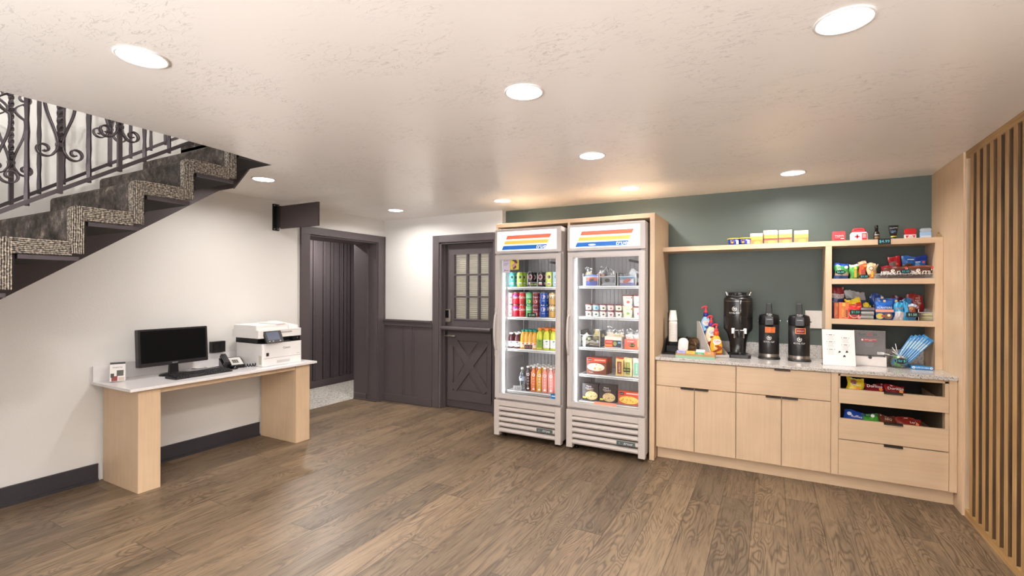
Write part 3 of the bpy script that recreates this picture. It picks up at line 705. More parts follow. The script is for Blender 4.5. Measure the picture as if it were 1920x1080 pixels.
# ================================================================== DESK
DT = .75
t = thing('desk', 'narrow maple computer desk with a white stone top', 'desk', (XL, 1.66, 0))
b = MB(); b.box(.001, .585, 0, 1.545, .73, DT, quartz_w); b.build('desktop', t, bev=.001)
b = MB(); b.box(XL+.001, XL+.018, 1.665, 3.19, DT, DT+.115, quartz_w); tag(b.build('backsplash', bev=.001), 'white stone upstand on the wall behind the computer desk', 'backsplash')
for y0, y1 in ((.063, .205), (1.34, 1.49)):
    b = MB(); b.box(.03 if y0 < 1 else .026, .548, y0, y1, 0, .73, maple); b.build('leg', t, bev=.001)
b = MB(); b.box(.51, .53, .205, 1.34, .688, .73, maple_x); b.build('apron', t)
def desk(x, y): return (x, y, DT)
# monitor
t = thing('computer_monitor', 'black widescreen monitor switched off on the desk', 'monitor', desk(-4.28, 2.135), rot=(0, 0, 0))
T = Matrix.Translation((0, 0, .232)) @ Matrix.Rotation(math.radians(-4), 4, 'Y')
b = MB(); b.rbox(-.045, .005, -.258, .258, -.147, .147, .008, black_pl, 'x', tf=T); b.rbox(-.07, -.045, -.15, .15, -.1, .1, .02, black_pl, 'x', tf=T)
b.txt('acer', (.0055, 0, -.132), .010, M('#a8a8a8', .4), ux=(0, 1, 0), tf=T, stretch=1.2); b.build('housing', t, bev=.002)
b = MB(); b.box(.005, .0058, -.242, .242, -.118, .133, screen_m, tf=T); b.build('screen', t)
b = MB(); b.prism([(-.035, .012), (.035, .012), (.028, .11), (-.028, .11)], -.03, -.005, black_pl, 'x'); b.lathe([(.11, 0), (.11, .006), (.10, .012), (.03, .018)], black_pl, seg=28, sx=.75, sy=1.); b.build('stand', t)
# keyboard
t = thing('keyboard', 'black keyboard in front of the monitor', 'keyboard', desk(-4.075, 2.225), rz=math.radians(2))
b = MB(); b.prism([(-.075, .0), (.07, .0), (.07, .012), (-.075, .026)], -.225, .225, black_pl, 'y'); b.build('base', t, bev=.002)
b = MB(); kc = M('#2c2b2e', .45)
for r in range(5):
    n = 20
    for i in range(n):
        if r == 0 and 4 <= i <= 9: continue
        x = .052-r*.026; y = -.212+i*.0213; z = .014+(.075-x)*.095
        b.box(x-.009, x+.009, y+.002, y+.0185, z-.004, z+.005, kc)
b.box(.043, .061, -.125, .0, .012, .021, kc)
b.build('keys', t)
t = tag(MB().lathe([(.028, 0), (.031, .008), (.03, .018), (.022, .029), (.008, .034)], black_gl, sx=1.6, sy=1., seg=20).build('mouse', loc=desk(-4.13, 2.525), rz=.3), 'small black mouse right of the keyboard', 'mouse')
# desk phone
t = thing('desk_phone', 'black desk phone with a white keypad card beside the printer', 'phone', desk(-4.24, 2.585), rz=math.radians(-20))
b = MB(); b.prism([(-.105, 0), (.09, 0), (.09, .022), (-.105, .075)], -.085, .085, black_pl, 'y'); b.build('base', t, bev=.004)
b = MB(); n_ = Vector((.262, 0, .965)); wc = M('#e4e0da', .5)
for (xa, xb, ya, yb, m_) in ((-.085, .075, -.015, .078, wc), (-.03, .045, .0, .05, M('#a9a49c', .5))):
    za = lambda x: .0495-(x+.105+.0)*.272+.0265
    e = .0012 if m_ is wc else .003
    b.poly([(xa, ya, za(xa)+e), (xb, ya, za(xb)+e), (xb, yb, za(xb)+e), (xa, yb, za(xa)+e)], m_)
for i in range(4):
    for j in range(3):
        x = -.02+i*.017; y = .008+j*.015; z = za(x)+.003; b.box(x-.005, x+.005, y-.004, y+.004, z, z+.004, M('#55524f', .5))
b.build('keypad', t)
b = MB(); T = Matrix.Translation((0, -.052, .062)) @ Matrix.Rotation(math.radians(15.4), 4, 'Y')
b.rbox(-.1, .1, -.022, .022, .004, .026, .009, black_pl, 'x', tf=T); b.rbox(-.105, -.06, -.026, .026, -.014, .012, .009, black_pl, 'x', tf=T); b.rbox(.06, .105, -.026, .026, -.014, .012, .009, black_pl, 'x', tf=T); b.build('handset', t, bev=.003)
b = MB(); pts = []
for i in range(130):
    a = i*.34; s_ = i/129; pts.append((.10+.006*s_+.013*math.cos(a), .03+.15*s_, .017+.012*math.sin(a)))
b.tube(pts, .0042, black_pl, 5); b.build('coiled_cord', t)
# printer
t = thing('printer', 'white and black multifunction printer at the right end of the desk', 'printer', desk(-4.17, 2.905))
b = MB(); b.rbox(-.205, .185, -.20, .205, .002, .205, .014, white_pl, 'z'); b.box(-.2, .178, -.195, .198, .205, .209, black_pl)
b.box(.1851, .1856, -.19, .205, .071, .0735, M('#8f8c8a', .5)); b.box(.1851, .1858, -.06, .075, .02, .045, M('#c9c6c4', .5)); b.box(.13, .17, -.2006, -.20, .02, .10, M('#c3beae', .6))
b.txt('Canon', (.1862, .04, .155), .018, black_pl, ux=(0, 1, 0), stretch=1.1); b.txt('MF424dw', (.1862, .165, .092), .006, M('#777472', .5), ux=(0, 1, 0)); b.box(.1851, .1862, -.165, -.14, .092, .122, black_pl); b.build('lower_body', t, bev=.003)
b = MB(); b.box(-.2, .12, -.205, .19, .205, .255, black_pl); b.box(-.2, .165, .12, .2, .205, .255, black_mt); b.box(.0, .14, -.05, .11, .206, .214, M('#55585c', .4)); b.txt('2', (.1655, .17, .235), .012, white_pl, ux=(0, 1, 0)); b.build('paper_output', t)
b = MB(); b.rbox(-.215, .18, -.235, .205, .255, .325, .012, white_pl, 'z'); b.box(.1801, .181, -.02, .10, .292, .305, M('#a9a5a2', .5)); b.box(.1801, .1806, -.2, .2, .313, .315, M('#a9a5a2', .5)); b.build('scanner', t, bev=.003)
b = MB(); b.rbox(-.2, .155, -.235, .09, .325, .372, .02, white_pl, 'z'); b.prism([(-.18, .325), (.15, .325), (.15, .352), (-.18, .385)], .09, .19, white_pl, 'y'); b.box(-.1, .16, -.05, .05, .372, .384, white_pl); b.build('document_feeder', t, bev=.004)
b = MB(); T = Matrix.Translation((.20, -.105, .262)) @ Matrix.Rotation(math.radians(-28), 4, 'Y')
b.rbox(-.012, .008, -.085, .085, -.055, .06, .008, black_pl, 'x', tf=T); b.box(.008, .009, -.066, .055, -.03, .048, M('#5a6074', .15), tf=T)
for q in (-.055, -.02, .05): b.box(.008, .01, q-.006, q+.006, -.046, -.038, M('#a7a7aa', .4), tf=T)
b.build('control_panel', t, bev=.002)
# outlet + little things
t = thing('wall_outlet_box', 'square black outlet box on the wall right of the monitor', 'outlet', (XL, 2.575, .92))
b = MB(); b.box(.0, .05, -.06, .06, -.05, .05, black_mt); b.build('box', t, bev=.004)
for y in (-.028, .028):
    b = MB(); b.rbox(.05, .0515, y-.018, y+.018, -.03, .03, .01, black_gl, 'x'); b.build('socket', t)
b = MB(); b.box(0, .012, -.05, .05, -.025, .03, white_pl); tag(b.build('outlet_plate', loc=(XL+.001, 2.63, .835), bev=.002), 'white outlet plate on the wall below the black box', 'outlet')
b = MB(); b.tube([(0, 0, .006), (.05, .03, .005), (.08, .10, .006), (.06, .2, .005), (.02, .28, .006), (-.05, .3, .01)], .003, black_pl, 5)
tag(b.build('cable', loc=desk(-4.40, 2.33)), 'thin black cable lying on the desk behind the keyboard', 'cable')
b = MB(); b.tube([(0, 0, .004), (.03, .05, .004), (-.01, .12, .02), (-.04, .16, .06)], .0025, M('#d6d2ce', .4), 5); b.rbox(-.02, .02, -.03, .03, 0, .014, .006, M('#d6d2ce', .4), 'z')
tag(b.build('charger', loc=desk(-4.37, 2.46)), 'small white charger with a cord under the outlet plate', 'charger')
t = thing('brochure', 'small white tent card brochure with a picture at the left end of the desk', 'brochure', desk(-4.335, 1.775), rz=math.radians(-28))
b = MB(); wp = M('#ece8e6', .5)
T = Matrix.Rotation(math.radians(-10), 4, 'Y')
b.box(.03, .032, -.045, .045, 0.002, .142, wp, tf=Matrix.Translation((.024, 0, 0)) @ T); b.build('front_flap', t)
b = MB(); b.add([(-.035, -.045, 0), (-.035, .045, 0), (.032, .045, .14), (.032, -.045, .14)], [(0, 1, 2, 3)], wp); b.add([(-.035, -.045, 0), (.054, -.045, 0), (.032, -.045, .14)], [(0, 1, 2)], wp); b.build('back_flap', t)
b = MB(); TT = Matrix.Translation((.0245, 0, 0)) @ T
b.box(.032, .0324, -.045, .045, .128, .142, M('#2c2c34', .5), tf=TT); b.txt('metrix', (.0326, .0, .105), .014, M('#6a6a70', .5), ux=(0, 1, 0), tf=TT)
b.box(.032, .0325, -.005, .035, .04, .082, M('#55524e', .5), tf=TT); b.box(.032, .0325, -.035, .0, .004, .04, M('#8a2f2a', .5), tf=TT); b.box(.032, .0326, -.04, -.02, .03, .06, M('#3a3734', .5), tf=TT); b.box(.032, .0324, .005, .04, .004, .03, M('#c9b9ac', .5), tf=TT); b.build('print', t)

# ================================================================== FRIDGES
K = lambda h, r=.35, **k: M(h, r, **k)
sign_w = K('#fbf9f6', .4, var=.01, emit=.75); s_red = K('#ee6a4c', .4, var=.02, emit=.55); s_yel = K('#e2b456', .4, var=.02, emit=.6); s_blu = K('#1f63b4', .4, var=.02, emit=.45); s_lbl = K('#8fb6dd', .4, var=.02, emit=.5)
liner = K('#b4b1b3', .3, var=.02); gasket = K('#3a3a3c', .6); led = K('#f4faff', .5, var=.01, emit=5.)
grille_m = K('#c6bcb6', .35, var=.02)
def fridge(x0, label, shelves, hump):
    w = .70; t = thing('glass_door_fridge', label, 'fridge', (x0+w/2, 4.07, 0), group='pair of upright glass-door display fridges'); h = w/2
    b = MB()      # cabinet: hollow shell, front open
    yb = .69; y0 = .052
    b.box(-h, -h+.05, y0, yb, .05, 2.03, white_mt); b.box(h-.05, h, y0, yb, .05, 2.03, white_mt); b.box(-h+.05, h-.05, yb-.05, yb, .05, 2.03, white_mt)
    b.box(-h+.05, h-.05, y0, yb-.05, 1.80, 2.03, white_mt); b.box(-h+.05, h-.05, y0, yb-.05, .05, .385, white_mt)
    b.box(-h+.05, -h+.052, y0+.02, yb-.05, .385, 1.80, liner); b.box(h-.052, h-.05, y0+.02, yb-.05, .385, 1.80, liner); b.box(-h+.05, h-.05, yb-.052, yb-.05, .385, 1.80, liner); b.box(-h+.05, h-.05, y0, yb-.05, .385, .389, liner)
    for i in range(15):
        x = -h+.07+i*.04; b.box(x, x+.02, yb-.06, yb-.052, .40, 1.79, liner)
    for sx in (-1, 1):
        for y in (.12, .52):
            x = sx*(h-.053); b.box(x-.002, x+.002, y, y+.012, .40, 1.78, chrome)
    b.box(h-.17, h-.155, .12, .5, 1.70, 1.72, K('#4c4c50'), tf=None)
    b.build('cabinet_body', t, bev=.003)
    b = MB()
    for sx in (-1, 1):
        for y in (.1, .6): b = MB(); b.lathe([(.018, 0), (.018, .015), (.009, .018), (.009, .05)], black_mt, (sx*(h-.06), y, 0), seg=12); b.build('foot', t)
    b = MB()      # lit header
    b.rbox(-h, h, .0, .056, 1.80, 2.035, .008, white_mt, 'y')
    H = b.build('header', t, bev=.003)
    b = MB(); b.box(-h+.028, h-.045, -.003, .0, 1.825, 2.01, sign_w)
    zz = [(1.970, 1.935, s_red), (1.922, 1.886, s_yel), (1.872, 1.834, s_blu)]
    sh = .36; X = lambda x, z: x+(z-1.838)*sh*1.25
    for za, zb_, m_ in zz:
        b.poly([(X(-.27, zb_), -.0036, zb_), (X(.195, zb_), -.0036, zb_), (X(.195, za), -.0036, za), (X(-.27, za), -.0036, za)], m_)
    for za, m_ in ((1.972, s_lbl), (1.9215, sign_w), (1.8745, s_lbl)):
        b.poly([(X(-.265, za-.004), -.0036, za-.004), (X(.195, za-.004), -.0036, za-.004), (X(.195, za), -.0036, za), (X(-.265, za), -.0036, za)], m_)
    b.txt('true', (.15, -.0042, 1.854), .030, sign_w, wmax=.10, shear=.35, stretch=1.5)
    if hump: b.poly([(-.115+.034*math.cos(a*PI/8), -.0044, 1.849+.008*math.sin(a*PI/8)) for a in range(16)], sign_w)
    b.build('lit_sign', H)
    # door
    D = MB(); z0, z1 = .392, 1.785; fw = .052
    D.box(-h+.003, -h+fw, 0, .045, z0, z1, white_mt); D.box(h-fw-.003, h-.003, 0, .045, z0, z1, white_mt); D.box(-h+fw, h-fw, 0, .045, z1-.048, z1, white_mt); D.box(-h+fw, h-fw, 0, .045, z0, z0+.048, white_mt)
    for (a, c, e, f) in ((-h+fw-.012, -h+fw-.008, z0+.036, z1-.036), (h-fw+.005, h-fw+.009, z0+.036, z1-.036)): D.box(a, c, -.003, 0, e, f, white_mt)
    D.box(-h+fw-.012, h-fw+.009, -.003, 0, z1-.04, z1-.036, white_mt); D.box(-h+fw-.012, h-fw+.009, -.003, 0, z0+.036, z0+.04, white_mt)
    D.box(-h+.01, h-.01, .045, .0515, z0+.01, z0+.03, gasket); D.box(-h+.01, h-.01, .045, .0515, z1-.03, z1-.01, gasket); D.box(-h+.01, -h+.03, .045, .0515, z0, z1, gasket); D.box(h-.03, h-.01, .045, .0515, z0, z1, gasket)
    DR = D.build('door', t, bev=.003)
    b = MB(); b.box(-h+fw-.001, h-fw+.001, .02, .024, z0+.047, z1-.047, clear); b.build('glass', DR)
    b = MB(); pts = []
    for i in range(15):
        u = i/14; pts.append((-h+.018-.0, -.006-.038*math.sin(PI*u)**.6, .862+.36*u))
    b.tube(pts, .011, white_mt, 8); 
    b.box(-h+.004, -h+.032, -.008, 0, .80, .88, white_mt); b.box(-h+.004, -h+.032, -.008, 0, 1.20, 1.27, white_mt); b.build('handle', DR, bev=.002)
    # grille
    b = MB(); g0, g1 = .03, .370
    b.rbox(-h-.003, -h+.055, -.005, .05, g0, g1, .004, grille_m, 'z'); b.rbox(h-.055, h+.003, -.005, .05, g0, g1, .004, grille_m, 'z'); b.box(-h+.055, h-.055, -.005, .05, g1-.05, g1, grille_m)
    b.box(-h+.055, h-.055, .03, .05, g0+.02, g1-.05, K('#5d5650', .7))
    for i in range(5):
        z = g1-.057-.0525*i; pr = [(-.006, z-.036), (-.012, z-.022), (-.008, z-.008), (.008, z), (.03, z), (.03, z-.036)]
        b.prism(pr, -h+.055, h-.055, grille_m, 'x', smooth=False)
    G = b.build('grille', t, bev=.002)
    b = MB(); b.box(.115, .275, -.017, -.011, .125, .157, K('#55605f', .35)); b.txt('true', (.215, -.0176, .141), .018, K('#eceae6', .3), shear=.35, wmax=.09, stretch=1.4); b.txt('a', (.14, -.0176, .141), .012, K('#9fb3b6')); b.build('badge', G)
    # shelves
    for zs in shelves:
        b = MB(); wm = K('#f2f2f2', .3, var=.01)
        b.tube([(-h+.06, .152, zs-.006), (h-.06, .152, zs-.006)], .0055, wm, 6); b.tube([(-h+.06, .152, zs-.022), (h-.06, .152, zs-.022)], .003, wm, 6)
        b.tube([(-h+.06, .60, zs-.006), (h-.06, .60, zs-.006)], .004, wm, 6); b.tube([(-h+.06, .152, zs-.008), (-h+.06, .6, zs-.008)], .004, wm, 6); b.tube([(h-.06, .152, zs-.008), (h-.06, .6, zs-.008)], .004, wm, 6)
        for i in range(36):
            x = -h+.07+i*(w-.14)/35; b.box(x-.0014, x+.0014, .148, .60, zs-.004, zs-.0005, wm)
            b.box(x-.0014, x+.0014, .147, .149, zs-.022, zs-.004, wm)
        b.build('wire_shelf', t)
    b = MB(); b.box(-h+.053, -h+.066, .075, .088, .42, 1.77, led)
    b.build('light_strip', t)
    for sx, e in ((-1, FR_W), (1, FR_W*.45)):
        l = bpy.data.lights.new('fridge_lamp', 'AREA'); l.shape = 'RECTANGLE'; l.size = .02; l.size_y = 1.3; l.energy = e; l.color = (.93, .97, 1)
        o = bpy.data.objects.new('fridge_lamp', l); COL.objects.link(o); o.parent = t; o.location = (sx*(h-.072), .10, 1.09)
        d = Vector((-sx*.8, .62, 0)); o.rotation_euler = d.to_track_quat('-Z', 'Y').to_euler()
    return t
FR_W = 2.2
S1 = [1.478, 1.178, .862, .446]; S2 = [1.488, 1.205, .922, .674, .424]
F1X, F2X = -2.392, -1.632
fridge(F1X, 'left glass-door fridge filled with drink cans and bottles', S1, False)
fridge(F2X, 'right glass-door fridge holding ice cream tubs and frozen food', S2, True)
YI = 4.285
# ---------------- cans
alu = K('#c9c7c5', .25, metal=.9)
def can(h, r, body, marks, name='drink_can'):
    t = thing(name, 'x y z w', 'can')
    b = MB(); b.lathe([(r*.78, 0, alu), (r*.9, .004, body), (r, .010, body), (r, h-.016, body), (r*.84, h-.004, alu), (r*.86, h-.001, alu), (r*.80, h, alu)], body, seg=20)
    marks(b, r, h); b.build('body', t)
    b = MB(); b.lathe([(r*.76, h+.0002), (r*.76, h+.0008)], alu, seg=16); b.tube([(0, -.016, h+.002), (.007, -.01, h+.002), (.006, .001, h+.002), (-.006, .001, h+.002), (-.007, -.01, h+.002)], .0012, alu, 4, closed=True); b.build('pull_tab', t)
    return t
wh = K('#f4f2ef', .4); bk = K('#15131a', .4)
def m_circle(col_, dot, txt=None):
    def f(b, r, h):
        b.disc(.021, wh, (0, 0, h*.66), r+.0004, e=1.2); b.disc(.016, col_, (0, 0, h*.66), r+.0008, e=1.2); b.disc(.009, dot, (0, 0, h*.66), r+.0012)
        b.patch(r+.0005, -.5, .5, h*.14, h*.30, wh); b.patch(r+.0007, -.45, .45, h*.16, h*.22, col_)
        b.patch(r+.0003, -1.25, -1.0, .02, h-.02, wh)
    return f
def m_text(t, c, vert=True, band=None, c2=None, low=None):
    def f(b, r, h):
        if band: b.patch(r+.0003, -1.5, 1.5, h*.55, h*.86, band)
        if low: b.patch(r+.0003, -1.5, 1.5, .012, h*.32, low)
        b.txt(t, (0, 0, h*.62), .026 if len(t) < 5 else .018, c, cyl=(r+.0008, 0), stretch=1.)
        if c2: b.disc(.017, c2, (0, 0, h*.27), r+.0008)
    return f
def m_pepsi(b, r, h):
    z = h*.66; b.disc(.021, wh, (0, 0, z), r+.0004)
    for a0, a1, m_ in ((.25, PI-.0, K('#d8262e')), (PI+.25, 2*PI, K('#1c4fa8'))):
        pts = [(.0185*math.cos(a0+(a1-a0)*i/8), .0185*math.sin(a0+(a1-a0)*i/8)) for i in range(9)]
        b.add([((r+.0009)*math.sin(x/r), -(r+.0009)*math.cos(x/r), z+y) for x, y in pts], [tuple(range(9))], m_)
    b.txt('pepsi', (0, 0, h*.33), .012, wh, cyl=(r+.0008, 0)); b.patch(r+.0002, 1.0, 1.6, .02, h-.02, K('#123a8c'))
row1 = [(-2.317, '#49b3b6', '#2c8f95', 'teal'), (-2.223, '#a6c62c', '#6c8f1e', 'lime green'), (-2.11, '#2b2327', '#c25e6e', 'black and pink'), (-2.0, '#2b2327', '#a8324a', 'black and red'), (-1.908, '#c3d35a', '#7b2f35', 'pale lime'), (-1.835, '#a9d0de', '#2a6c9c', 'pale blue')]
grp = 'tall cans on the top shelf of the left fridge'
ord_ = ['front', 'second', 'third']
for i, (x, c, d, nm) in enumerate(row1):
    c0 = can(.147, .033, K(c, .3, coat=.3), m_circle(K(d), bk)); tag(c0, f'tall {nm} drink can with a round emblem, front of its row, left fridge', 'can', grp)
    c0.location = (x, YI, S1[0]); c0.rotation_euler = (0, 0, .42)
    for k in (1, 2, 3): dup(c0, (x+.004*k, YI+.075*k, S1[0]), f'tall {nm} drink can standing {("directly behind the front can", "third back in its row", "at the back of its row")[k-1]}, left fridge', grp)
row2 = [(-2.344, '#e8e4e2', m_text('Coke', K('#c8202c'), c2=K('#9a9a9a')), 'white and red'), (-2.271, '#c3243a', m_text('Coke', wh, band=K('#7a3c8e')), 'red and purple'), (-2.198, '#c92a2c', m_text('Coke', wh, low=K('#a01c20')), 'plain red'),
        (-2.121, '#3fa45c', m_text('Sprite', wh, band=K('#8ccf9c'), c2=K('#e9e27a')), 'green and white'), (-2.049, '#8c2430', m_text('Pepper', wh, band=K('#5d1a24'), c2=K('#d9b9b0')), 'maroon and white'), (-1.968, '#1c4da6', m_pepsi, 'blue round-emblem'), (-1.872, '#c79a52', m_text('A&W', K('#4a2a14'), band=K('#ece2c8')), 'gold and cream')]
grp = 'soda cans stacked in pairs on the second shelf of the left fridge'
for i, (x, c, mk, nm) in enumerate(row2):
    c0 = can(.1215, .033, K(c, .28, coat=.3), mk, 'soda_can'); tag(c0, f'{nm} soda can, lower one of the front pair', 'can', grp)
    c0.location = (x, YI, S1[1]); c0.rotation_euler = (0, 0, .42)
    dup(c0, (x, YI, S1[1]+.1222), f'{nm} soda can, upper one of the front pair', grp)
    for k in (1, 2, 3):
        for z, q in ((0, 'lower'), (.1222, 'upper')): dup(c0, (x+.003*k, YI+.072*k, S1[1]+z), f'{nm} soda can, {q} one {("right behind the front pair", "two places behind the front pair", "at the back of its column")[k-1]}', grp)
# ---------------- bottles
def bottle(h, r, liquid, cap, label, neck=.012, txt=None, tc=None, lab=(.12, .5), name='juice_bottle', waist=0., capr=.017, transp=False, caph=.018):
    t = thing(name, 'x y z w', 'bottle')
    b = MB(); prof = [(r*.86, 0), (r, .008), (r, h*.34), (r*(1-waist), h*.42), (r, h*.5), (r, h*.62), (r*.93, h*.70), (r*.68, h*.80), (neck+.002, h*.87), (neck, h-caph)]
    b.lathe(prof, liquid, seg=20); b.build('body', t)
    b = MB(); b.lathe([(capr, h-caph), (capr, h-.002), (capr*.9, h)], cap, seg=16)
    b.build('cap', t)
    if label:
        b = MB(); z0, z1 = h*lab[0], h*lab[1]; b.lathe([(r+.0006, z0), (r+.0006, z1)], label, seg=20, caps=False)
        if txt: b.txt(txt, (0, 0, (z0+z1)/2), min(.02, (z1-z0)*.5), tc or bk, cyl=(r+.0014, 0), wmax=r*1.5)
        b.disc(.012, tc or bk, (0, 0, z0+(z1-z0)*.8), r+.0013, e=.5); b.build('label', t)
    return t
def row_bottles(protos, xs, y0, z, dys, group, desc, rz=.4):
    for i, (x, p) in enumerate(zip(xs, protos)):
        for k, dy in enumerate(dys):
            lb = desc(i, k); o = p if (k == 0 and not p.get('_u')) else None
            if o is None: dup(p, (x+.004*k, y0+dy, z), lb, group)
            else: p['label'] = lb; p['group'] = group; p.location = (x, y0, z); p.rotation_euler = (0, 0, rz)
pj = lambda: bottle(.155, .031, K('#4a1020', .15, coat=.5), wh, wh, txt='Welch', tc=K('#2a3f8c'), lab=(.1, .45), capr=.019)
row_bottles([pj(), pj()], [-2.322, -2.254], YI, S1[2], [0, .07, .14], 'dark juice bottles in the left fridge', lambda i, k: f'small dark juice bottle with white cap and label, {("left", "right")[i]} column, {("front", "second", "rear")[k]}')
oj = lambda: bottle(.188, .030, K('#e0a02c', .2, coat=.4), K('#1f8f78', .4), K('#f0dcc0', .4), txt='OJ', tc=K('#e0662a'), lab=(.08, .34), capr=.018)
row_bottles([oj() for _ in range(4)], [-2.186, -2.141, -2.098, -2.055], YI, S1[2], [0, .064, .128], 'orange juice bottles with green caps', lambda i, k: f'orange juice bottle with green cap, {("first", "second", "third", "fourth")[i]} column from the left, {("front", "middle", "rear")[k]}')
for i, x in enumerate([-2.186, -2.141, -2.098, -2.055]): pass
def gat(label, txt): return bottle(.212, .034, K('#cfd23c', .15, coat=.5), K('#f08a3c', .4), label, txt=txt, tc=K('#3a7a3a'), lab=(.10, .48), capr=.021, caph=.024, waist=.05)
row_bottles([gat(K('#87a43c', .4), 'G'), gat(wh, 'G'), gat(wh, 'G')], [-2.003, -1.93, -1.856], YI, S1[2], [0, .078, .156], 'sports drink bottles with orange caps', lambda i, k: f'yellow sports drink bottle with orange cap and {("green", "white", "white")[i]} label, {("left", "middle", "right")[i]} column, {("front", "middle", "rear")[k]}')
wb = bottle(.226, .031, glass('water_plastic', (.88, .92, .96), .25, .08), wh, K('#b9c9dc', .3), lab=(.42, .60), name='water_bottle', waist=.06, capr=.014); tag(wb, 'clear water bottle with a pale label, leftmost on the bottom shelf of the left fridge', 'bottle'); wb.location = (-2.196, YI, S1[3])
cols = [('#3c1c22', 'dark purple'), ('#e8783c', 'orange'), ('#e0a83a', 'amber'), ('#ef9a8c', 'coral pink'), ('#f4a49a', 'light pink')]
def vt(b, s, r, h): pass
for i, ((c, nm), x) in enumerate(zip(cols, (-2.13, -2.07, -2.008, -1.948, -1.884))):
    p = bottle(.245, .0295, K(c, .18, coat=.5), wh, None, name='juice_bottle', capr=.015)
    b = MB(); b.disc(.014, wh, (0, 0, .165), .0304, e=1.2); b.disc(.007, K(c), (0, 0, .165), .0308)
    for j, ch in enumerate('BODY'): b.txt(ch, (0, 0, .128-j*.028), .017, wh, cyl=(.0304, 0))
    b.patch(.0303, -.35, .35, .018, .034, wh); b.build('label', p)
    p['label'] = f'tall {nm} bottled drink with a white cap, front row of the bottom shelf'; p['group'] = 'tall bottled drinks on the bottom shelf'; p.location = (x, YI, S1[3]); p.rotation_euler = (0, 0, .4)
    for k in (1, 2, 3): dup(p, (x+.006*k, YI+.066*k, S1[3]), f'tall {nm} bottled drink with a white cap, {("second", "third", "last")[k-1]} row of the bottom shelf', 'tall bottled drinks on the bottom shelf')
    if i == 4: dup(p, (x+.058, YI+.01, S1[3]), 'light pink bottled drink at the right edge, against the fridge side wall', 'tall bottled drinks on the bottom shelf')
# ---------------- price tags
def price(w, h, txt, loc, label, c='#8fe0b0', rz=.3, oval=False, bg='#14181a', edge=None, tilt=-.12):
    b = MB()
    if oval:
        pts = [(w/2*math.cos(2*PI*i/20), h/2+h/2*math.sin(2*PI*i/20)) for i in range(20)]; b.prism(pts, -.0015, .0015, K(bg, .6))
    else:
        b.box(-w/2, w/2, -.0012, .0015, 0, h, K(edge or bg, .6)); b.box(-w/2+.003, w/2-.003, -.0018, -.0012, .003, h-.003, K(bg, .6))
    b.txt(txt, (0, -.0024, h*.5), h*.5, K(c, .6, emit=0), wmax=w*.82)
    o = b.build('price_tag', loc=loc, rot=(tilt, 0, rz)); tag(o, label, 'price tag'); return o
price(.075, .045, '$3.00', (-2.045, 4.226, S1[0]+.001), 'black hand-lettered price tag in front of the tall cans', edge='#e8e8e0', c='#d8ec9a')
price(.085, .042, '$2.00', (-2.065, 4.226, S1[1]+.001), 'black hand-lettered price tag in front of the stacked soda cans', c='#a9dcb8')
price(.085, .048, '$3.25', (-2.10, 4.226, S1[2]+.001), 'black price tag with red lettering in front of the orange juice', c='#f08a80', edge='#efe9e4')
price(.085, .050, '2.50', (-2.215, 4.215, S1[3]+.001), 'grey price card in front of the water bottle', c='#5c5c60', bg='#b9b9bb')
b = MB(); b.box(-.041, .041, -.0006, 0, -.07, .07, K('#c9bfd0', .5)); b.txt('DOUBLE', (0, -.0012, .045), .010, K('#3a2c6a')); 
for i in range(3): b.box(-.03, .03-.01*i, -.001, -.0006, .022-.010*i, .026-.010*i, K('#8a84a8'))
b.disc(.006, bk, (-.015, -.001, -.045), None); b.box(-.005, .025, -.001, -.0006, -.05, -.045, K('#77708c'))
tag(b.build('sticker', loc=(-2.275, 4.089, 1.683)), 'small lilac notice stuck inside the left fridge door', 'sticker')
b = MB(); b.box(-.047, .047, -.0006, 0, -.055, .075, K('#c9b93c', .5)); rnd = random.Random(3)
for i in range(9): b.disc(.011+rnd.random()*.006, K(rnd.choice(['#4a2c3c', '#7a3c4c', '#2c2028', '#b98c8c']), .5), (rnd.uniform(-.028, .03), -.0009-.0002*i, -.04+.011*i), None)
tag(b.build('sticker', loc=(-2.185, 4.089, 1.698)), 'small yellow picture stuck beside the notice in the left fridge', 'sticker')
b = MB(); b.box(-.026, .026, -.0008, 0, -.024, .024, K('#1d6fae', .5)); b.box(-.018, .018, -.0012, -.0008, -.003, .006, wh)
tag(b.build('sticker', loc=(-1.773, 4.089, .464)), 'small blue square sticker low on the left fridge glass', 'sticker')
b = MB(); b.box(-.10, .10, -.0008, 0, -.012, .012, K('#e89a80', .5)); tag(b.build('sticker', loc=(-1.28, 4.089, .452)), 'long salmon strip low on the right fridge glass', 'sticker')
# ---------------- right fridge: tubs
def tub(h, r, lid, body, acc, txt, name='ice_cream_tub'):
    t = thing(name, 'x y z w', 'tub'); b = MB(); b.lathe([(r*.82, 0), (r*.84, .002), (r, h-.006)], body, seg=22)
    rr = r*.93; b.disc(r*.34, acc, (0, 0, h*.36), rr+.001, e=.8); b.txt(txt, (0, 0, h*.72), h*.13, K('#5a4a44'), cyl=(r*.975+.0012, 0), wmax=r*1.1); b.disc(r*.16, K('#c23a3a'), (0, 0, h*.75), r+.0005, ang=.75)
    b.build('cup', t); b = MB(); b.lathe([(r*1.03, h-.010), (r*1.05, h-.008), (r*1.05, h-.001), (r*.98, h)], lid, seg=22); b.build('lid', t); return t
xs = [-1.502, -1.431, -1.361, -1.29, -1.216]; lid_m = K('#6a3038', .4)
tc = [('#f2e9dc', '#6a4434', 'brown'), ('#9fd0e4', '#2f6c94', 'pale blue'), ('#f0ebe2', '#3c3630', 'dark'), ('#f4dcd6', '#b03a4a', 'red'), ('#f1ead8', '#70604c', 'tan')]
